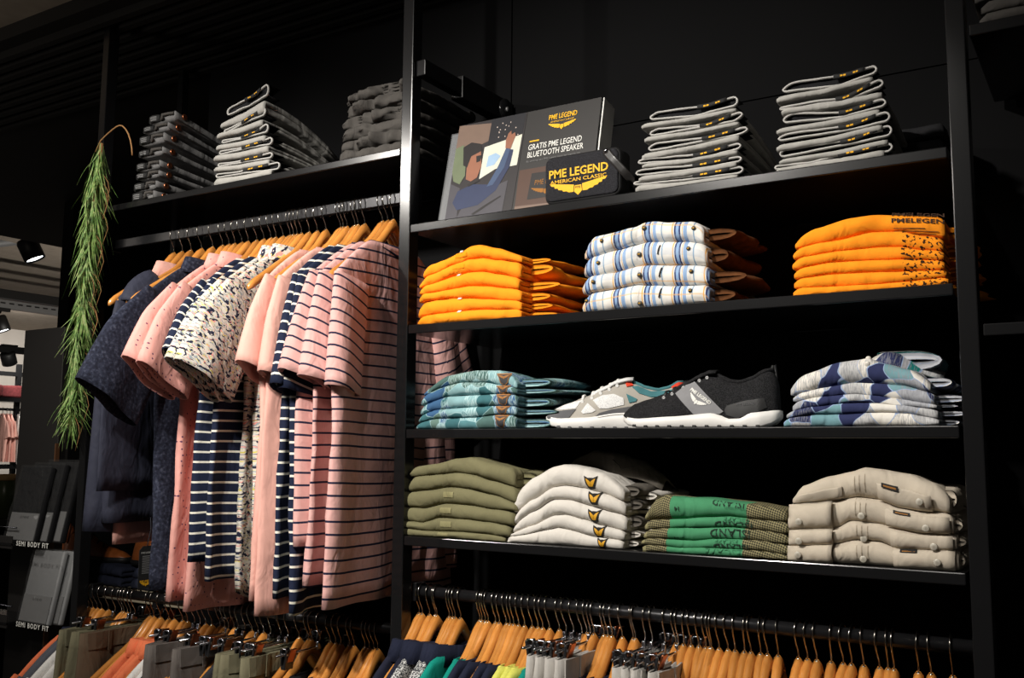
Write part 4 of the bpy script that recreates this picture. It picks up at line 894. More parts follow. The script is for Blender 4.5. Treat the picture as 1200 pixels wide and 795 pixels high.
    for k, (u, z) in enumerate(eyelets):
        zt = top(u); a = Vector((X(u), -.021, zt-.004)); b_ = Vector((X(u+.012), .021, zt-.004)); m_ = Vector((X(u+.006), 0, zt+.007))
        G().tube([a, a.lerp(m_, .5)+Vector((0, 0, .004)), m_, m_.lerp(b_, .5)+Vector((0, 0, .004)), b_], .0032, 6, flat=.5).out('lace', lace_mat, e)
        p = on(u, min(z, zt-.008), .001); G().lathe([(.0018, -.001), (.0034, -.0015), (.0038, 0), (.0018, 0)], p, 12, 'Y').out('eyelet', 'galvanised' if style == 'black' else 'white_plastic', e)
    rim = [Vector((X(u), sg*wz(u, 1)*.9, top(u)+.0005)) for sg, us in ((-1, [.62+.33*i/10 for i in range(11)]), (1, [.95-.33*i/10 for i in range(11)])) for u in us]
    G().tube(rim, .0042, 6, closed=True).out('collar_rim', 'knit_black' if style == 'black' else 'shoe_teal', e)
    return e
fabric('shoe_band_grey', (134, 134, 136), weave=200, crease=0); plain('midsole_grey', (196, 194, 190), rough=.6)
pa, pb = P(731, 494, Y=.03), P(907, 494, Y=.065); d = pb-pa
sneaker(((pa.x+pb.x)/2, .075, ZS[2]+.0002), math.atan2(.03, .29), 'black knit sneaker with white sole and grey side band', 'black')
pa = P(634, 488, Y=.05); ang = radians(20)
sneaker((pa.x+.1475*cos(ang), .05+.1475*sin(ang)+.03, ZS[2]+.0002), ang, 'grey and white sneaker with teal collar, partly behind the black one', 'grey')

# ------------------------------------------------------------------ hangers
HG = {}; HANGERS = []; rnd = random.Random(5)
def hanger_proto(kind):
    """hanger centred below its rail: origin on the rail axis, arms along Y"""
    e = bpy.data.objects.new('clothes_hanger', None); e.empty_display_size = .05
    r = .0175; hook = [(0, .014, -.012), (0, r, -.002)]+[(0, r*cos(a), r*sin(a)) for a in [pi*k/10 for k in range(1, 11)]]+[(0, -r*.95, -.008), (0, -.010, -.022), (0, -.002, -.034), (0, 0, -.040), (0, 0, -.064)]
    h = G().tube(hook, .0017, 6).out('hook', 'hook_metal', e)
    if kind == 'wood':
        g = G(); rows = []; n = 28
        for i in range(n+1):
            s = -1+2*i/n; a = abs(s); y = .205*s; z = -.084+.031*math.exp(-(a/.17)**2)-.125*a**1.15; x = .010*a*a
            hh = lerp(.0175, .012, min(1, a*1.3))*(1-.35*max(0, (a-.93)/.07)); ww = lerp(.0095, .0085, a)*(1-.5*max(0, (a-.94)/.06))
            rows.append([Vector((x+ww*cos(2*pi*k/10), y, z-.010+hh*sin(2*pi*k/10))) for k in range(10)])
        g.grid(rows, closed=True, cap=True); g.out('hanger_body', 'hanger_wood', e)
        G().lathe([(0, .004), (.004, .003), (.005, 0)], (0, 0, -.051), 10).out('hook_collar', 'hook_metal', e)
    else:
        G().tube([(0, -.14, -.062), (0, .14, -.062)], .0028, 8).out('clip_bar', 'chrome', e)
        G().box((0, 0, -.058), (.008, .02, .02), bev=.002).out('bar_joint', 'chrome', e)
        for y in (-.105, .105):
            c = G().box((.006, y, -.073), (.006, .028, .045), Matrix.Rotation(.15, 3, 'Y'), .002).out('clip', 'black_clip', e, smooth=False)
            G().box((-.006, y, -.073), (.006, .028, .045), Matrix.Rotation(-.15, 3, 'Y'), .002).out('clip', 'black_clip', e, smooth=False)
            G().tube([(-.012, y-.01, -.063), (-.006, y-.012, -.049), (.006, y-.012, -.049), (.012, y-.01, -.063)], .002, 6).out('clip_spring', 'chrome', c)
            G().box((.013, y, -.063), (.004, .02, .032), Matrix.Rotation(.35, 3, 'Y'), .001).out('clip_tongue', 'copper', c, smooth=False)
    return e
plain('hook_metal', (150, 146, 140), rough=.2, metal=1); plain('black_clip', (30, 30, 32), rough=.25, spec=.8)
def hanger(kind, x, z, label, group, rz=0, rx=0):
    if kind not in HG:
        p = HG[kind] = hanger_proto(kind); COL.objects.link(p); c = p
    else: c = copy_tree(HG[kind])
    c.location = (x, RY, z); c.rotation_euler = (rx, rnd.uniform(-.05, .05), rz); props(c, label, 'hanger', group); HANGERS.append(c); return c
NTH = ['first', 'second', 'third', 'fourth', 'fifth', 'sixth', 'seventh', 'eighth', 'ninth', 'tenth', 'eleventh', 'twelfth', 'thirteenth', 'fourteenth', 'fifteenth', 'sixteenth', 'seventeenth', 'eighteenth', 'nineteenth']
TENS = {20: ('twentieth', 'twenty'), 30: ('thirtieth', 'thirty'), 40: ('fortieth', 'forty'), 50: ('fiftieth', 'fifty'), 60: ('sixtieth', 'sixty')}
def nth(i):
    i += 1
    if i < 20: return NTH[i-1]
    t = i//10*10; return TENS[t][0] if i % 10 == 0 else TENS[t][1]+'-'+NTH[i % 10-1]
def rail_x(pxs, line):   # hook positions measured along the rail
    (a, b), (c, d_) = line; return [P(p, b+(d_-b)*(p-a)/(c-a), Y=RY).x for p in pxs]
UP = [205, 215, 225, 237, 250, 261, 268.7, 276, 284, 292, 301, 309.4, 317.6, 324.5, 332, 341, 345, 349, 354.7, 363.7, 372, 382, 399, 403, 407.5, 416, 420, 428, 448, 454, 462]
UPX = rail_x(UP, ((201, 280), (466, 238)))
for i, x in enumerate(UPX): hanger('wood', x, ZR1, 'wooden clothes hanger on the upper left rail, %s hook from the left' % nth(i), 'hangers on the upper rail', rnd.uniform(-.12, .12))
LL = [106, 110, 115, 121, 129, 137, 144, 147, 151, 155, 160, 177, 182, 190, 199, 205, 215, 222, 229, 236, 242, 250, 259, 265, 269, 275, 281, 289, 296, 304, 310, 319, 330, 339, 351, 362, 367, 376, 387.5, 394, 401, 411, 416, 429, 434, 439, 444]
LLX = rail_x(LL, ((120, 685), (440, 732)))
LLclip = {5, 9, 10, 18, 19, 24, 26, 27, 29, 31, 32, 33, 37}
for i, x in enumerate(LLX): hanger('clip' if i in LLclip else 'wood', x, ZR2, ('chrome clip hanger' if i in LLclip else 'wooden clothes hanger')+' on the lower left rail, %s hook from the left' % nth(i), 'hangers on the lower left rail', rnd.uniform(-.12, .12))
LR = [492.5, 495.5, 504, 511, 513, 527.5, 531, 534.5, 541, 563, 566, 569, 573, 581, 586, 593, 598, 602, 608.5, 615.5, 623, 631, 636.5, 643, 655, 663, 671.5, 681, 687.5, 692, 697, 707.5, 712, 718, 728, 741, 744, 757, 764, 779.5, 790.5, 794.5, 802, 809, 817, 827, 830.5, 834, 842, 852, 860.5, 873, 878.6, 890.6, 898, 911, 934.6, 945.7, 955.5, 974, 987, 998, 1010, 1028, 1038.5, 1046, 1075, 1088, 1114]
LRX = rail_x(LR, ((500, 690), (1130, 745)))
LRclip = {25, 26, 27, 29, 37, 38, 39, 41}
for i, x in enumerate(LRX): hanger('clip' if i in LRclip else 'wood', x, ZR3, ('chrome clip hanger' if i in LRclip else 'wooden clothes hanger')+' on the lower right rail, %s hook from the left' % nth(i), 'hangers on the lower right rail', rnd.uniform(-.15, .1))

# ------------------------------------------------------------------ hanging garments
def shirt_meshes(mat, L=.74, hs=.213, hb=.245, sl=.17, sa=62, seed=0, thick=.018, wave=.012, collar='crew', sw=.085, nz=26, nc=44, hem_curve=0, nk=.088, sx=0):
    """t-shirt on a hanger: origin at the hanger hump, arms along Y; returns list of (name, G, solid)"""
    g = G(); rows, uvs = [], []
    def hw(s):   # s: metres below the neck
        if s < .09: return lerp(nk, hs, (s/.09)**.9)
        if s < .26: return lerp(hs, hb*.98, (s-.09)/.17)
        return lerp(hb*.98, hb, (s-.26)/(L-.26))
    for i in range(nz+1):
        s = (i/7*.09) if i <= 7 else .09+(L-.09)*(i-7)/(nz-7); h = hw(s); th = lerp(.012, thick, min(1, s/.2)); am = wave*min(1, max(0, s-.08)/.35); r, u = [], []
        for j in range(nc):
            a = 2*pi*j/nc; y = h*cos(a)*(1-.04*am/.01*0); c = sin(a)
            x = th*(abs(c)**.6)*(1 if c >= 0 else -1)
            x += am*sin(y*34+seed*2.1+s*1.5)+am*.7*sin(y*19-s*4+seed)+.02*(min(1, s/.12)*(y/.25)**2)
            x += min(1, s/.2)*(.007*noise.noise((y*16+seed, s*6, seed*2+(1 if c > 0 else 5)))+.004*noise.noise((y*34+s*14, s*11, seed*3+(1 if c > 0 else 5))))
            z = -s-(hem_curve*max(0, (s/L-.85)/.15)*(y/h)**2*-1 if hem_curve else 0)
            r.append(Vector((x, y, z))); u.append((y, s+.01*noise.noise((y*5, s*3, seed))))
        rows.append(r); uvs.append(u)
    g.grid(rows, uvs, closed=True); out = [('body', g)]
    for sg in (-1, 1):
        g = G(); rows, uvs = [], []; n = 12; aa = radians(sa+6*noise.noise((seed*3.3, sg, 0)))
        for i in range(n+1):
            t = i/n; y0 = hs*.80+sl*t*cos(aa)*(1-.15*t); z0 = -.105-.06*(1-t)*0-sl*t*sin(aa)
            wd = lerp(.058, sw, min(1, t*2.2)); tx = lerp(.012, .026, t)
            d = Vector((0, sin(aa), -cos(aa)*-1)); d = Vector((0, sin(aa)*1, cos(aa)))
            r, u = [], []
            for j in range(20):
                b = 2*pi*j/20; q = cos(b)*wd; x = tx*(abs(sin(b))**.7)*(1 if sin(b) >= 0 else -1)+.008*sin(q*45+seed+sg)*t+.018+.012*t+sx*min(1, t*3)
                r.append(Vector((x, sg*(y0+d.y*q), z0+d.z*q))); u.append((q, sl*t+.09+q*.15))
            rows.append(r); uvs.append(u)
        g.grid(rows, uvs, closed=True); out.append(('sleeve', g))
    # neckline
    if collar == 'crew': out.append(('collar', G().tube([Vector((.012*cos(a)-.002, nk*sin(a), -.004-.012*cos(a)*0-.02*(1-abs(sin(a))))) for a in [2*pi*k/20 for k in range(20)]], .006, 6, closed=True)))
    elif collar == 'polo':
        g = G(); rows = [[Vector((.016*cos(a)*k+.004, nk*.98*sin(a)*k2, z-.012*(1-abs(sin(a))))) for k, k2, z in ((1, 1, -.012), (1.1, .9, .022), (1.7, 1.05, .024), (2.2, 1.25, -.018))] for a in [2*pi*q/22 for q in range(23)]]
        g.grid(rows, [[(q*.01, j*.02) for j in range(4)] for q in range(23)]); out.append(('collar', g))
    return out
def shirt(kind, x, zr, mat, label, group, rz=0, cat='t-shirt', col=None, share=None, dz=-.116, **k):
    for h in HANGERS:
        if abs(h.location.x-x) < .002 and abs(h.location.z-zr) < .01: h.rotation_euler.z = rz
    loc = (x, RY, zr+dz)
    if share:
        c = copy_tree(share); c.location = loc; c.rotation_euler.z = rz; props(c, label, cat, group); return c
    e = empty(kind, loc, label, cat, group, rz)
    for n, g in shirt_meshes(mat, **k): g.out(n, (col or mat) if n == 'collar' else mat, e, uv=True, solid=.0025 if n != 'collar' or k.get('collar') == 'polo' else 0)
    return e
UPG = 'shirts on the upper rail'
def hookx(px): return min(UPX, key=lambda x: abs(x-rail_x([px], ((201, 280), (466, 238)))[0]))
# striped pink tees, nearest the centre upright
shirt('t_shirt', hookx(462), ZR1, 'pink_navy_stripe', 'pink t-shirt with thin navy stripes, nearest to the centre upright, longest hem', UPG, .05, L=.80, seed=1, sl=.25, sa=80, sw=.056, hs=.214, wave=.010)
shirt('t_shirt', hookx(454), ZR1, 'pink_navy_stripe', 'pink t-shirt with thin navy stripes, middle one of the three', UPG, -.06, L=.76, seed=2, sl=.24, sa=74, sw=.058, hs=.214, wave=.014)
shirt('t_shirt', hookx(448), ZR1, 'pink_navy_stripe', 'pink t-shirt with thin navy stripes beside the navy striped ones', UPG, -.12, L=.68, seed=3, sl=.24, sa=69, sw=.06, hs=.214, wave=.014)
shirt('t_shirt', hookx(428), ZR1, 'navy_white_stripe', 'navy t-shirt with white stripes next to the striped pink ones', UPG, -.02, L=.82, seed=4, sl=.26, sa=78, sw=.065, wave=.016)
shirt('t_shirt', hookx(416), ZR1, 'navy_white_stripe', 'navy t-shirt with white stripes behind the first navy one, beside plain pink', UPG, .04, L=.79, seed=5, sl=.26, sa=74, sw=.065, wave=.014)
pk = shirt('t_shirt', hookx(403), ZR1, 'pink_plain', 'plain pink t-shirt with a dark hem tag, nearer the navy striped ones', UPG, .0, L=.83, seed=6, sl=.23, sa=74, sw=.07, wave=.012)
pk2 = shirt('t_shirt', hookx(382), ZR1, 'pink_plain', 'plain pink t-shirt with a dark hem tag, nearer the floral shirt', UPG, .06, L=.80, seed=7, sl=.23, sa=66, sw=.07, wave=.014)
for p in (pk, pk2): G().box((.02, -.2, -.76), (.004, .014, .022), bev=.001).out('hem_tag', 'charcoal_cotton', p, smooth=False)
shirt('shirt', hookx(354), ZR1, 'floral', 'white shirt with a black and coloured floral print, nearer the plain pink ones', UPG, -.1, 'shirt', L=.84, seed=8, sl=.26, sa=58, collar='polo', sw=.085, hem_curve=.04, hb=.13)
shirt('shirt', hookx(341), ZR1, 'floral', 'white shirt with a floral print, behind the first floral one', UPG, -.06, 'shirt', L=.84, seed=9, sl=.26, sa=56, collar='polo', sw=.085, hem_curve=.04, hb=.13)
shirt('t_shirt', hookx(324), ZR1, 'navy_white_stripe', 'navy t-shirt with white stripes between the floral and the dotted pink shirts', UPG, .02, L=.78, seed=10, sl=.22, sa=58, sw=.075, wave=.016, hb=.19)
shirt('t_shirt', hookx(309), ZR1, 'navy_white_stripe', 'navy t-shirt with white stripes right beside the dotted pink shirt', UPG, .05, L=.74, seed=11, sl=.22, sa=60, sw=.075, wave=.016, hb=.19)
shirt('shirt', hookx(292), ZR1, 'pink_dotted', 'pink shirt with small dark dots, nearer the striped navy one', UPG, .0, 'shirt', L=.86, seed=12, sl=.25, sa=58, collar='polo', sw=.08, hb=.165)
shirt('shirt', hookx(276), ZR1, 'pink_dotted', 'pink shirt with small dark dots, nearer the dark denim shirt', UPG, .05, 'shirt', L=.84, seed=13, sl=.25, sa=55, collar='polo', sw=.085, hb=.175)
shirt('shirt', hookx(250), ZR1, 'washed_denim', 'dark blue washed denim shirt beside the dotted pink shirt', UPG, .02, 'shirt', L=.82, seed=14, sl=.32, sa=56, collar='polo', sw=.095, wave=.016, hb=.165)
shirt('polo', hookx(215)+.008, ZR1, 'pink_plain', 'pink polo shirt almost hidden by the dark hooded jacket', UPG, .0, 'shirt', L=.715, seed=15, sl=.14, sa=86, collar='polo', sw=.045, hs=.15, hb=.19, wave=.004)
def jacket():
    x = hookx(215); e = shirt('hooded_jacket', x, ZR1, 'navy_jacket', 'dark navy hooded zip jacket at the left end of the rail', UPG, .05, 'jacket', L=.66, seed=16, sl=.58, sa=88, sw=.052, thick=.045, wave=.004, hs=.205, hb=.225, sx=-.05)
    h = P(166, 352, X=x); hy, hz = h.y-RY, h.z-(ZR1-.116); g = G(); rows = []
    for i in range(15):
        a = -1.5+3.0*i/14; rows.append([Vector((.01+.035*k3, hy+.085*sin(a)*k, hz+.012+z*cos(a)-.03*abs(sin(a)))) for k, z, k3 in ((.5, .0, -.6), (.8, .045, -.2), (1, .065, .3), (1.05, .045, .9), (.9, .01, 1.3), (.75, -.04, 1.3))])
    g.grid(rows); g.out('hood', 'navy_jacket', e, solid=.006)
    yz = P(180, 550, X=x).y-RY
    G().box((.060, yz, -.36), (.006, .007, .52), bev=.002).out('zipper', 'dark_chrome', e, smooth=False)
    G().box((.055, yz, -.36), (.006, .03, .52), bev=.002).out('zip_placket', 'navy_jacket', e, smooth=False)
    G().box((.054, yz-.12, -.25), (.008, .20, .008), bev=.003).out('chest_seam', 'navy_jacket', e, smooth=False)
    g = G().grid([[Vector((.052+.008*sin(pi*j/8)*sin(pi*i/10)+.006*noise.noise((i*.8, j*.5, 2)), yz-.215+.195*i/10, -.29-.29*j/8)) for j in range(9)] for i in range(11)]); g.out('front_pocket', 'navy_jacket', e, solid=.006)
jacket()
def swing_tag():
    c = P(171, 662, X=hookx(215)+.075); x = c.x; top_, bot = P(172, 640, X=x), P(168, 690, X=x); H = top_.z-bot.z; Wd = .045; org = (x, c.y, bot.z)
    e = empty('swing_tag', org, 'black paper swing tag hanging from the hooded jacket', 'tag')
    f = lambda u, v, off=0: Vector((x+.0015+off, c.y+u*Wd, bot.z+v*H))
    R = [(-.5, 0), (.5, 0), (.5, .9), (.28, 1), (-.28, 1), (-.5, .9)]
    patch('card', [R], f, 'black_label', e, org, 0, .0012)
    for q in range(11): patch('print_line', [[(-.3, .75-.04*q), (.32-.06*(q % 3), .75-.04*q), (.32-.06*(q % 3), .77-.04*q), (-.3, .77-.04*q)]], lambda u, v: f(u, v, .001), 'grey_print', e, org, 0)
    text_on('tag_heading', 'PME LEGEND', .006, lambda a, b: f(a/Wd, .84+b/H, .001), 'white_print', e, org)
    text_on('tag_lettering', 'PME LEGEND', .0062, lambda a, b: f(a/Wd, .17+b/H, .001), 'yellow_mark', e, org, bold=.0003)
    patch('wing_emblem', wings(0, .11, .8), lambda u, v: f(u, .11+(v-.11)*Wd/H, .001), 'yellow_mark', e, org, 0)
    s = P(176, 616, X=x); G().tube([f(0, .97), f(.05, 1.1), Vector((x+.004, s.y, s.z-.01)), Vector((x, s.y, s.z+.02))], .0012, 5).out('cord', 'charcoal_cotton', e, org)
swing_tag()

# lower rails
def trousers(x, zr, mat, label, group, rz=0, hw=.16, seed=0, cat='trousers'):
    e = empty('trousers', (x, RY, zr-.075), label, cat, group, rz); g = G(); rows = []; nc = 40
    for i in range(19):
        s = .72*i/18; h = hw*(1+.06*min(1, s/.15)-.2*max(0, s-.2)); r = []
        for j in range(nc):
            a = 2*pi*j/nc; y = h*cos(a); c = sin(a); xx = .016*(abs(c)**.6)*(1 if c >= 0 else -1)*(1-.5*(s < .01)); am = .010*min(1, .3+s/.2)
            r.append(Vector((xx+am*sin(y*30+seed*2)+.6*am*sin(y*55+seed), y, -s)))
        rows.append(r)
    g.grid(rows, closed=True); g.out('leg_pair', mat, e, solid=.003)
    def face(y, s, off=.004): h = hw*(1+.06*min(1, s/.15)-.2*max(0, s-.2)); c = sqrt(max(0, 1-(y/h)**2)); am = .010*min(1, .3+s/.2); return Vector((.016*c**.6+am*sin(y*30+seed*2)+.6*am*sin(y*55+seed)+off, y, -s))
    patch('waistband', [[(-hw*.93, .0), (hw*.93, .0), (hw*.93, .042), (-hw*.93, .042)]], lambda y, s: face(y, s, .003), mat, e, None, 4, .003)
    for y in (-hw*.55, hw*.1, hw*.7): patch('belt_loop', [[(y-.005, -.002), (y+.005, -.002), (y+.005, .05), (y-.005, .05)]], lambda a, s: face(a, max(0, s), .006), mat, e, None, 2, .002)
    patch('back_pocket', [[(-hw*.45, .1), (hw*.35, .1), (hw*.35, .22), (-hw*.05, .25), (-hw*.45, .22)]], lambda a, s: face(a, s, .003), mat, e, None, 3, .002)
    return e
lg = 'garments on the lower left rail'; rg = 'garments on the lower right rail'
def gx(xs_, px, ps): return xs_[min(range(len(ps)), key=lambda i: abs(ps[i]-px))]
K0 = dict(dz=-.114, nk=.09, L=.7, wave=.01, nz=20, nc=32)
a = shirt('t_shirt', gx(LLX, 106, LL), ZR2, 'coral_cotton', 'coral orange t-shirt at the left end of the lower left rail', lg, .0, seed=21, **K0)
a = shirt('cardigan', gx(LLX, 110, LL), ZR2, 'grey_knit', 'dark grey cardigan next to the coral t-shirt', lg, .03, 'cardigan', 'navy_cotton', seed=22, collar='polo', **K0)
shirt('cardigan', gx(LLX, 115, LL), ZR2, 'grey_knit', 'dark grey cardigan beside the white t-shirts', lg, -.03, 'cardigan', share=a, dz=-.114)
a = shirt('t_shirt', gx(LLX, 121, LL), ZR2, 'white_cotton', 'white t-shirt beside the dark grey cardigans', lg, .0, seed=23, **K0)
shirt('t_shirt', gx(LLX, 129, LL), ZR2, 'white_cotton', 'white t-shirt beside the olive trousers', lg, .06, share=a, dz=-.114)
trousers(gx(LLX, 137, LL), ZR2, 'olive_trouser', 'olive trousers clipped next to the white t-shirts', lg, .05, .17, 1)
trousers(gx(LLX, 155, LL), ZR2, 'olive_trouser', 'olive trousers clipped next to the brown trousers', lg, -.02, .17, 2)
trousers(gx(LLX, 160, LL)+.008, ZR2, 'brown_trouser', 'dark brown trousers with back pocket on the lower left rail', lg, .0, .17, 3)
a = shirt('polo', gx(LLX, 190, LL), ZR2, 'coral_cotton', 'coral polo shirt beside the dark brown trousers', lg, .0, 'polo shirt', seed=24, collar='polo', **K0)
shirt('polo', gx(LLX, 199, LL), ZR2, 'coral_cotton', 'coral polo shirt between another coral one and white', lg, .03, 'polo shirt', share=a, dz=-.114)
shirt('polo', gx(LLX, 205, LL), ZR2, 'coral_cotton', 'coral polo shirt nearest to the white t-shirts', lg, -.02, 'polo shirt', share=a, dz=-.114)
a = shirt('t_shirt', gx(LLX, 215, LL), ZR2, 'white_cotton', 'white t-shirt next to the coral polo shirts', lg, .0, seed=25, **K0)
shirt('t_shirt', gx(LLX, 222, LL), ZR2, 'white_cotton', 'white t-shirt next to the charcoal one', lg, .05, share=a, dz=-.114)
shirt('t_shirt', gx(LLX, 229, LL), ZR2, 'charcoal_cotton', 'charcoal t-shirt next to the grey trousers', lg, .0, seed=26, **K0)
trousers(gx(LLX, 236, LL), ZR2, 'grey_trouser', 'grey brown trousers next to the charcoal t-shirt', lg, .03, .17, 4)
trousers(gx(LLX, 242, LL)+.005, ZR2, 'grey_trouser', 'grey brown trousers, middle one of three', lg, -.03, .17, 5)
trousers(gx(LLX, 269, LL), ZR2, 'grey_trouser', 'grey brown trousers with visible back pocket', lg, .0, .17, 6)
a = shirt('t_shirt', gx(LLX, 289, LL), ZR2, 'charcoal_cotton', 'charcoal t-shirt between grey brown and khaki trousers', lg, .0, seed=27, **K0)
shirt('t_shirt', gx(LLX, 304, LL), ZR2, 'white_cotton', 'white t-shirt beside the khaki trousers', lg, .0, seed=28, **K0)
trousers(gx(LLX, 310, LL), ZR2, 'olive_trouser', 'khaki trousers beside the white t-shirt', lg, .04, .15, 7)
trousers(gx(LLX, 319, LL)+.004, ZR2, 'olive_trouser', 'khaki trousers, middle one of three', lg, -.04, .15, 8)
trousers(gx(LLX, 339, LL), ZR2, 'olive_trouser', 'khaki trousers beside the charcoal t-shirts', lg, .0, .15, 9)
for i, px in enumerate((376, 394, 411)): shirt('t_shirt', gx(LLX, px, LL), ZR2, None, 'charcoal t-shirt, %s right of the khaki trousers' % NTH[i], lg, .02*i, share=a, dz=-.114)
stripes('navy_line', (26, 28, 44), (150, 160, 160), .085, .03)
a = shirt('polo', gx(LRX, 492, LR), ZR3, 'navy_line', 'navy polo with a thin white stripe, nearest to the centre upright', rg, .0, 'polo shirt', 'navy_cotton', seed=31, collar='polo', **K0)
shirt('polo', gx(LRX, 504, LR), ZR3, 'navy_line', 'navy polo with a thin white stripe, next to the speckled one', rg, .04, 'polo shirt', share=a, dz=-.114)
a = shirt('polo', gx(LRX, 511, LR), ZR3, 'speckle_knit', 'grey speckled polo with navy collar beside the navy polos', rg, .0, 'polo shirt', 'navy_cotton', seed=32, collar='polo', **K0)
shirt('polo', gx(LRX, 527, LR), ZR3, 'speckle_knit', 'grey speckled polo with navy collar, middle one of three', rg, .03, 'polo shirt', share=a, dz=-.114)
shirt('polo', gx(LRX, 534, LR), ZR3, 'speckle_knit', 'grey speckled polo with navy collar beside the teal t-shirts', rg, -.03, 'polo shirt', share=a, dz=-.114)
te = shirt('t_shirt', gx(LRX, 541, LR), ZR3, 'teal_cotton', 'teal t-shirt beside the grey speckled polos', rg, .0, seed=33, **K0)
shirt('t_shirt', gx(LRX, 563, LR), ZR3, 'teal_cotton', 'teal t-shirt between another teal one and navy', rg, .03, share=te, dz=-.114)
na = shirt('t_shirt', gx(LRX, 569, LR), ZR3, 'navy_cotton', 'navy t-shirt, first right of the two teal ones', rg, .0, seed=34, **K0)
for i, px in enumerate((581, 593, 602)): shirt('t_shirt', gx(LRX, px, LR), ZR3, None, 'navy t-shirt, %s right of the two teal ones' % NTH[i+1], rg, .02*i, share=na, dz=-.114)
li = shirt('t_shirt', gx(LRX, 615, LR), ZR3, 'lime_cotton', 'lime yellow t-shirt beside the navy ones', rg, .0, seed=35, **K0)
shirt('t_shirt', gx(LRX, 623, LR), ZR3, 'lime_cotton', 'lime yellow t-shirt, middle one of three', rg, .02, share=li, dz=-.114)
shirt('t_shirt', gx(LRX, 631, LR), ZR3, 'lime_cotton', 'lime yellow t-shirt beside the teal one', rg, -.02, share=li, dz=-.114)
shirt('t_shirt', gx(LRX, 643, LR), ZR3, 'teal_cotton', 'teal t-shirt between the lime t-shirts and the stone trousers', rg, .0, share=te, dz=-.114)
shirt('t_shirt', gx(LRX, 655, LR), ZR3, 'teal_cotton', 'teal t-shirt touching the stone trousers', rg, .02, share=te, dz=-.114)
for i, (px, dx) in enumerate(((663, 0), (671, .004), (681, 0), (692, 0))): trousers(gx(LRX, px, LR)+dx, ZR3, 'stone_trouser', 'light stone trousers, %s right of the teal t-shirts' % NTH[i], rg, .02*i-.03, .14, 10+i)
for i, px in enumerate((707, 718, 728, 741)): shirt('t_shirt', gx(LRX, px, LR), ZR3, None, 'navy t-shirt, %s between the two groups of stone trousers' % NTH[i], rg, .02*i, share=na, dz=-.114)
for i, (px, dx) in enumerate(((757, 0), (764, .004), (779, 0), (794, 0))): trousers(gx(LRX, px, LR)+dx, ZR3, 'stone_trouser', 'light stone trousers, %s of the right-hand group' % NTH[i], rg, .02*i-.03, .14, 15+i)

# ------------------------------------------------------------------ hanging grass garland
def garland():
    T, B = P(118, 168, Y=-.05), P(82, 500, Y=-.05); org = tuple(B); e = empty('grass_garland', org, 'green artificial grass garland hanging beside the left upright', 'hanging plant'); R = random.Random(3); g = G()
    for k in range(950):
        t = R.random()**.9; p = T.lerp(B, t); wd = lerp(.046, .034, t)*(1 if t > .06 else .45+t*9)*(.75+.5*noise.noise((t*7, 1, 2))+.15); a = R.uniform(0, 2*pi); r0 = R.uniform(0, .6)*wd
        L_ = R.uniform(.07, .16)*(1 if t < .85 else .6); out = R.uniform(-.5, 1.0)*wd; c, s = cos(a), sin(a); cur = R.uniform(-.035, .035)
        pts = [p+Vector((c*(r0+out*q)-s*cur*q*q, s*(r0+out*q)+c*cur*q*q, .02*sin(q*2)-L_*q)) for q in (0, .33, .66, 1)]
        w_ = R.uniform(.0012, .0026); rows = [[q-Vector((-s, c, 0))*w_*k2, q+Vector((c*.2, s*.2, .6))*w_*k2, q+Vector((-s, c, 0))*w_*k2] for q, k2 in zip(pts, (.7, 1, .9, .1))]
        g.grid(rows)
    g.out('blades', 'grass_blade', e, org)['kind'] = 'stuff'
    for k in range(18):
        t = R.random(); p = T.lerp(B, t); a = R.uniform(-.5, 1.5); d = Vector((cos(a), sin(a)*.5, 0))
        G().tube([p, p+d*.03+Vector((0, 0, -.02)), p+d*.045+Vector((.004, 0, -.04)), p+d*.05+Vector((.008, 0, -.065)), p+d*.044+Vector((.004, 0, -.09)), p+d*.04+Vector((0, 0, -.11))], .0008, 5).out('dry_root', 'dry_brown', e, org)
    G().tube([T.lerp(B, q/10)+Vector((.004*sin(q), .003*cos(q*2), 0)) for q in range(11)], .006, 6).out('stem', 'dry_brown', e, org)
    pts = [P(x, y, Y=-.05) for x, y in ((155, 182), (154.5, 174), (153, 165), (150.5, 157), (147, 151), (143.5, 147.6), (140, 147), (136, 149), (132, 152), (125, 158), (118, 165), (112, 178))]
    G().tube(pts, .0022, 6).out('twine', 'dry_brown', e, org)
plain('dry_brown', (150, 110, 66), rough=.8); garland()

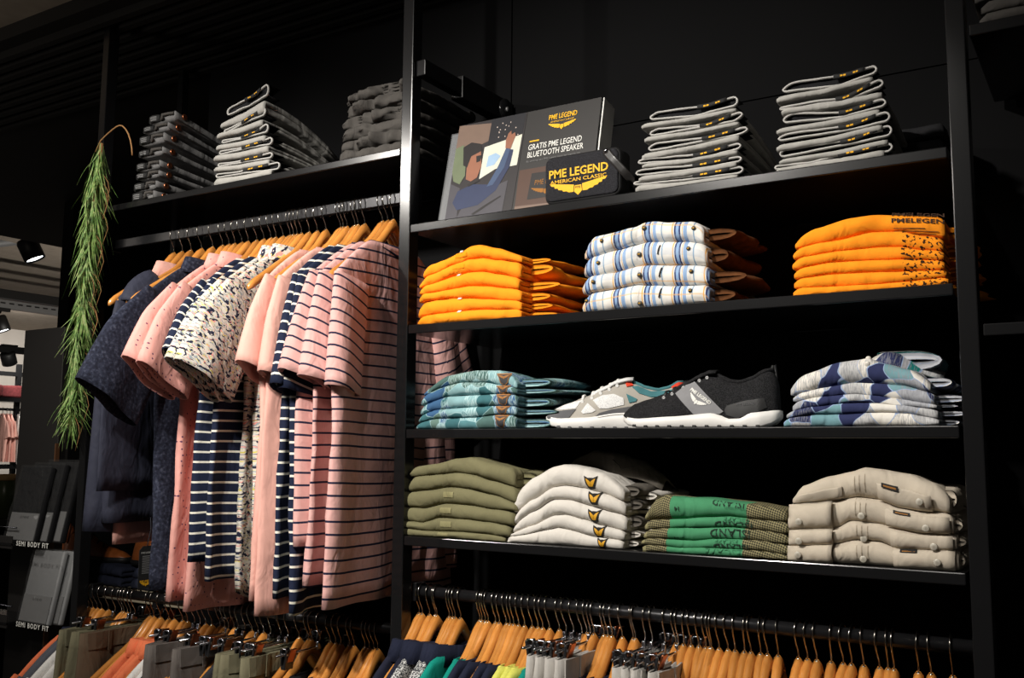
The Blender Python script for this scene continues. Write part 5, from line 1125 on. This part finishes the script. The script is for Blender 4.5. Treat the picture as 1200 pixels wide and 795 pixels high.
# ------------------------------------------------------------------ shirt display stand and packs
def stand():
    y = .75; a, b = P(28, 389, Y=y), P(75, 381, Y=y); x0, x1, zt = a.x-.0, b.x, (a.z+b.z)/2; org = ((x0+x1)/2, y, 0)
    e = empty('display_stand', org, 'tall narrow black display stand with two labelled shelves', 'display stand')
    G().box(((x0+x1)/2, y+.03, zt/2), (x1-x0, .05, zt), bev=.003).out('back_panel', 'card_black', e, org, smooth=False)
    zb = P(66, 520, Y=y).z; G().box((x1+.006, y+.0, zb/2), (.006, .02, zb), bev=.001).out('side_board', 'thin_wood', e, org, smooth=False)
    for pl, pr_ in (((0, 628), (58, 640)), ((0, 722), (56, 735))):
        l, r = P(*pl, Y=y-.16), P(*pr_, Y=y-.16); z = (l.z+r.z)/2-.0
        s = G().box(((x0+x1)/2-.12, y-.08, z-.02), (x1-x0+.24, .18, .012), bev=.002).out('shelf', 'black_metal', e, org, smooth=False)
        G().box(((x0+x1)/2-.12, y-.165, z-.012), (x1-x0+.24, .006, .05), bev=.001).out('shelf_lip', 'card_black', s, org, smooth=False)
        c = P((18+56)/2, (pl[1]+pr_[1])/2+2, Y=y-.172)
        text_on('lettering', 'SEMI BODY FIT', .026, lambda u, v: Vector((c.x+u, y-.1695, z-.012+v)), 'white_print', s, org, bold=.0006, spacing=1.25)
        G().tube([(x0-.2, y-.15, z+.045), (x1, y-.15, z+.045)], .003, 6).out('guard_wire', 'dark_chrome', s, org)
        if pl[1] < 700: zs1 = z-.014
        else: zs2 = z-.014
    def pack(name, x, yb, z, w_, h, label, full=True, rz=.0):
        o = (x, yb, z); p = empty(name, o, label, 'shirt pack', 'packed shirts on the display stand', rz); R = Matrix.Rotation(-.2, 3, 'X'); M = lambda v: R @ Vector(v)+Vector(o)
        G().box(M((0, .0, h/2)), (w_, .022, h), R, .006).out('folded_shirt', 'lining_black' if full else 'card_pack', p, o)
        G().box(M((0, -.0125, h*.2)), (w_*.92, .003, h*.36), R).out('paper_band', 'pack_grey', p, o, smooth=False)
        rows = [[M((w_*(i/10-.5)*1.03, -.017+.006*noise.noise((i*.7, j*.6, x*9)), h*1.02*j/12)) for j in range(13)] for i in range(11)]
        G().grid(rows).out('cellophane_wrap', 'cellophane', p, o)
        text_on('pack_print', '15 7 43 43', .014, lambda u, v: M((u, -.0145, h*.32+v)), 'dark_print', p, o)
    pl_, pr2 = P(10, 620, Y=y-.12).x, P(45, 620, Y=y-.12).x
    for i in range(3): pack('shirt_pack', (pl_+pr2)/2+.045*i+.01, y-.13+.028*i, zs1+.003, pr2-pl_, .30+.012*i, ['black shirt pack in crinkled film, front one on the upper stand shelf', 'black shirt pack in film, behind the front one', 'black shirt pack in film, rearmost on the upper stand shelf'][i])
    l2, r2 = P(27, 715, Y=y-.12).x, P(62, 715, Y=y-.12).x
    for i in range(2): pack('shirt_pack', (l2+r2)/2+.03*i, y-.13+.03*i, zs2+.003, (r2-l2)*1.0, .28, ['grey shirt pack in clear film on the lower stand shelf, front one', 'grey shirt pack in clear film on the lower stand shelf, rear one'][i], False)
plain('pack_grey', (135, 135, 135), rough=.6); plain('card_pack', (150, 151, 152), rough=.6); stand()

# ------------------------------------------------------------------ low table with shoes and jeans seen through the bay end
def back_table():
    Yt = 1.1; z = P(150, 688, Y=Yt).z; a, b = P(60, 680, Y=Yt), P(260, 680, Y=Yt); org = ((a.x+b.x)/2, Yt+.2, 0)
    e = empty('display_table', org, 'dark display table behind the shelving bay', 'table'); G().box(((a.x+b.x)/2, Yt+.2, z-.02), (b.x-a.x, .6, .04), bev=.004).out('table_top', 'pale_wood', e, org, smooth=False)
    for sx in (a.x+.03, b.x-.03):
        for sy in (Yt-.06, Yt+.46): G().box((sx, sy, (z-.04)/2), (.04, .04, z-.04)).out('leg', 'black_metal', e, org, smooth=False)
    # folded jeans
    for i, (px, w_) in enumerate(((118, .34), (185, .3))):
        c = P(px, 680, Y=Yt-.02)
        for k in range(2):
            zb = z+.001+.045*k; x0, x1 = c.x-w_/2+.01*k, c.x+w_/2; t = [(x0, zb+.044), (x0+w_*.4, zb+.05 if k else zb+.044), (x1, zb+.04)]
            f = empty('folded_jeans', (c.x, Yt+.1, zb), 'dark blue folded jeans on the table, %s of the %s pile' % (('upper' if k else 'lower'), 'left' if i == 0 else 'right'), 'jeans', 'blue jeans on the rear table')
            fold('leg_fold', t, [(x0, zb), (x1, zb)], x0, x1, Yt-.05, .26, 'denim_dark', f, (c.x, Yt+.1, zb), 400+i*5+k, wr=.008, nu=24, drop=.05, zbase=zb)
    # brown leather shoes lying on the jeans
    def shoe(p, L, rz, label, zt):
        o = (p.x, p.y, zt); s = empty('leather_shoe', o, label, 'shoe', 'brown leather shoes', rz); g = G(); rows = []
        hh = interp([(0, .02), (.1, .045), (.3, .06), (.5, .085), (.62, .115), (.8, .11), (.95, .115), (1, .06)]); ww = interp([(0, .02), (.08, .036), (.3, .046), (.6, .036), (.9, .035), (1, .02)])
        for i in range(25):
            u = i/24; rows.append([Vector(((u-.5)*L, ww(u)*cos(t)*(1-.35*max(0, sin(t))), .022+max(0, sin(t))**.8*(hh(u)-.02)-.004*(sin(t) < 0))) for t in [2*pi*k/16 for k in range(16)]])
        g.grid(rows, closed=True, cap=True); mk('upper', g.V, g.F, 'brown_leather', s)
        g = G(); rows = [[Vector(((u-.5)*L*1.02, sg*(ww(u)+.004), zz_)) for sg, zz_ in ((-1, 0), (1, 0), (1, .022), (-1, .022))] for u in [i/16 for i in range(17)]]; g.grid(rows, closed=True, cap=True); mk('sole', g.V, g.F, 'speaker_rubber', s)
        for k in range(4): G().tube([((-.04+.03*k)*L/.3, -.02, hh(.37+.1*k)*.93), ((-.03+.03*k)*L/.3, 0, hh(.4+.1*k)+.004), ((-.04+.03*k)*L/.3, .02, hh(.37+.1*k)*.93)], .003, 5).out('lace', 'dark_chrome', s)
    shoe(P(115, 652, Y=Yt+.02), .36, 0.15+pi, 'brown leather shoe on the left pile of blue jeans', z+.096)
    shoe(P(185, 648, Y=Yt+.05), .3, pi, 'brown leather shoe on the right pile of blue jeans', z+.092)
    p = P(76, 668, Y=Yt+.05); o = (p.x, p.y, z+.001); s = empty('leather_bag', o, 'tan leather bag at the left end of the rear table', 'bag'); g = G(); rows = []
    for i in range(13):
        t = i/12; r_ = []
        for k in range(20):
            an = 2*pi*k/20; q = 1+.12*noise.noise((cos(an)*2, sin(an)*2, t*3)); r_.append(Vector((cos(an)*.085*q*(1-.45*t*t), sin(an)*.06*q*(1-.7*t*t), .24*t*(.8+.2*cos(an+.6)))))
        rows.append(r_)
    g.grid(rows, closed=True, cap=True); mk('bag_body', g.V, g.F, 'brown_leather', s); G().tube([(.05, -.03, .16), (.07, -.03, .24), (.02, -.02, .28), (-.04, -.03, .2)], .007, 7).out('handle', 'brown_leather', s)
    p = P(73, 622, Y=Yt+.2); o = (p.x, p.y, z+.001); s = empty('water_bottle', o, 'dark glass bottle with a silver cap behind the tan bag', 'bottle'); hB = P(73, 600, Y=Yt+.2).z-z
    G().lathe([(0, 0), (.04, 0), (.042, .02), (.042, hB*.6), (.03, hB*.8), (.016, hB*.88), (.016, hB*.93)], (0, 0, 0), 18).out('body', 'green_glass', s); G().lathe([(.018, hB*.92), (.02, hB*.93), (.02, hB), (0, hB)], (0, 0, 0), 16).out('cap', 'chrome', s)
back_table()

# ------------------------------------------------------------------ far part of the shop
def far():
    X0 = -5.0
    def spotlamp(px, py, X, r, L_, label, tilt=(.35, .2), glow=True):
        c = P(px, py, X=X); o = tuple(c); e = empty('track_spotlight', o, label, 'spotlight', 'spotlights on the ceiling tracks')
        R = Matrix.Rotation(tilt[0], 3, 'X') @ Matrix.Rotation(tilt[1], 3, 'Y')
        g = G().lathe([(r*.85, -L_*.42), (r*.93, -L_*.5), (r, -L_*.5), (r, L_*.4), (r*.9, L_*.5), (0, L_*.5)], (0, 0, 0), 20); mk('housing', [R @ v for v in g.V], g.F[:-2]+g.F[-1:], 'track_black', e)
        g = G().lathe([(0, -L_*.43), (r*.84, -L_*.42), (r*.8, -L_*.36)], (0, 0, 0), 20); mk('lens', [R @ v for v in g.V], g.F, 'lamp_glow' if glow else 'dark_chrome', e)
        G().tube([R @ Vector((0, 0, L_*.45)), R @ Vector((0, 0, L_*.6)), Vector((0, 0, L_*.95))], r*.18, 8).out('stem', 'track_black', e)
        G().box((0, 0, L_*.95), (r*.6, r*2.2, r*.5)).out('track_adapter', 'track_black', e, smooth=False); return c, L_
    c, L_ = spotlamp(36, 293, X0, .07, .15, 'black cylinder spotlight with a glowing lens, nearest of the track lamps', (.35, -.3))
    def track(p, q, X, th, label, mat='track_black', name='ceiling_track'):
        a, b = P(*p, X=X), P(*q, X=X); d = (b-a); a2, b2 = a-d*.6, b+d*1.5; zc = (a.z+b.z)/2; a2.z = b2.z = zc
        e = G().box((a2+b2)/2, (th, (b2-a2).length, th), bev=.004).out(name, mat, None, tuple((a2+b2)/2), smooth=False); props(e, label, 'ceiling track', 'ceiling tracks'); return e
    track((0, 262), (75, 283), X0, .06, 'black lighting track carrying the nearest glowing spotlight')
    track((0, 345), (75, 355), -6.6, .08, 'black lighting track in front of the perforated beam')
    track((0, 368), (75, 358), -7.4, .06, 'black lighting track under the perforated beam')
    track((0, 410), (40, 412), -8.6, .07, 'black lighting track nearest the white far wall')
    spotlamp(1, 380, -6.6, .06, .13, 'black spotlight at the left edge of the photo', (.3, -.25)); spotlamp(10, 420, -8.6, .075, .13, 'small dark spotlight in front of the white far wall', (.5, .3), False)
    a, b = P(0, 352, X=-7.0), P(75, 366, X=-7.0); a, b = a-(b-a)*.6, b+(b-a)*1.2; a.z = b.z = (a.z+b.z)/2
    o = G().box((a+b)/2, (.05, (b-a).length, .09)).out('perforated_beam', 'galvanised', None, tuple((a+b)/2), smooth=False); props(o, 'grey perforated cable tray below the concrete ceiling', 'cable tray')
    for k in range(30): G().box((.0, -1.2+.08*k, .0), (.054, .045, .012)).out('slot', 'track_black', o, smooth=False)
    for q, ((x1, y1), (x2, y2), r) in enumerate((((0, 281), (70, 273), .06),)):
        a, b = P(x1, y1, X=-6.2), P(x2, y2, X=-6.2); d = b-a; g = G().tube([a-d, a-d*.1, a+d*.08, b+d], r, 12); o = g.out('ceiling_pipe', 'galvanised', None, tuple(a)); props(o, 'grey round pipe under the concrete ceiling', 'pipe')
    # clothes rack on the far wall
    X = -9.6; base = P(14, 545, X=X); top_ = P(14, 440, X=X); org = (X, base.y, base.z-.8)
    e = empty('clothes_rack', org, 'black clothes rack with a shelf in front of the white far wall', 'clothes rack')
    yl, yr = P(-30, 500, X=X).y, P(18, 500, X=X).y
    for y in (yl, yr, P(42, 500, X=X).y): G().box((X, y, P(19, 427, X=X).z/2), (.05, .05, P(19, 427, X=X).z)).out('post', 'black_metal', e, org, smooth=False)
    for py in (469, 547, 438): z = P(5, py, X=X).z; G().box((X, (yl+P(42, 500, X=X).y)/2, z), (.3 if py != 438 else .04, P(42, 500, X=X).y-yl, .05)).out('shelf' if py != 438 else 'crossbar', 'black_metal', e, org, smooth=False)
    z = P(5, 480, X=X).z; G().tube([(X, yl, z), (X, yr+.4, z)], .015, 8).out('rack_rail', 'dark_chrome', e, org)
    for i, (px, m, lb) in enumerate(((2, 'pink_plain', 'pink shirt on the far rack, leftmost'), (7, 'pink_plain', 'pink shirt on the far rack, middle'), (11, 'pink_plain', 'pink shirt on the far rack, beside its post'), (20, 'white_cotton', 'white shirt on the far rack beyond the post'))):
        y = P(px, 500, X=X).y; s = empty('hanging_shirt', (X, y, z-.05), lb, 'shirt', 'shirts on the far rack', 1.2)
        for n, g in shirt_meshes(m, L=.55, seed=50+i, nz=14, nc=20, sl=.2, sa=72): g.out(n, m, s, uv=True)
        G().tube([(0, 0, -.005), (0, 0, .03), (0, -.015, .05), (0, 0, .068), (0, .015, .055)], .004, 5).out('hook', 'chrome', s)
    zt = P(5, 469, X=X).z+.027
    for i in range(3):
        y = yl+.15+.28*i; s = G().grid([[Vector((.14*cos(2*pi*k/16)*(1-.3*j/5), .13*sin(2*pi*k/16), .14*(j/5)+.02*noise.noise((k, j, i)))) for k in range(16)] for j in range(6)], closed=True, cap=True).out('folded_scarf', 'dark_red_wool', None, (0, 0, 0)); s.location = (X, y, zt); props(s, 'dark red folded scarf on the far rack, %s from the left' % NTH[i], 'scarf', 'dark red scarves on the far rack')
    # counter with jar and bottle
    X = -5.2; z = P(15, 606, X=X).z; y = P(14, 600, X=X).y; o = (X, y, 0); e = empty('side_counter', o, 'black counter at the left edge below the far rack', 'counter'); G().box((X, y, z-.02), (.5, 1.2, .04), bev=.004).out('counter_top', 'black_metal', e, o, smooth=False); G().box((X, y, (z-.04)/2), (.44, 1.1, z-.04)).out('cabinet', 'black_wall', e, o, smooth=False)
    p = P(5, 603, X=X); h = P(5, 556, X=X).z-z; r = .062; s = empty('storage_jar', (X, p.y, z), 'green storage jar with a bamboo lid on the side counter', 'jar'); G().lathe([(0, 0), (r, 0), (r, h*.85), (r*.95, h*.86)], (0, 0, 0), 20).out('body', 'green_glass', s); G().lathe([(r*1.0, h*.86), (r*1.04, h*.87), (r*1.04, h), (0, h)], (0, 0, 0), 20).out('lid', 'bamboo', s)
    p = P(15, 603, X=X); h = P(14, 563, X=X).z-z; s = empty('plastic_bottle', (X, p.y, z), 'clear plastic water bottle beside the green jar', 'bottle'); G().lathe([(0, 0), (.034, 0), (.036, .02), (.036, h*.6), (.03, h*.75), (.013, h*.88), (.013, h*.92)], (0, 0, 0), 16).out('body', 'clear_bottle', s); G().lathe([(.015, h*.92), (.016, h*.93), (.016, h), (0, h)], (0, 0, 0), 12).out('cap', 'white_plastic', s)
    # dark partition seen between the bay posts and the stand
    struct('wall_partition', G().box((-3.2, 1.9, 1.45), (.08, 1.3, 2.9)), 'black_wall')
far()
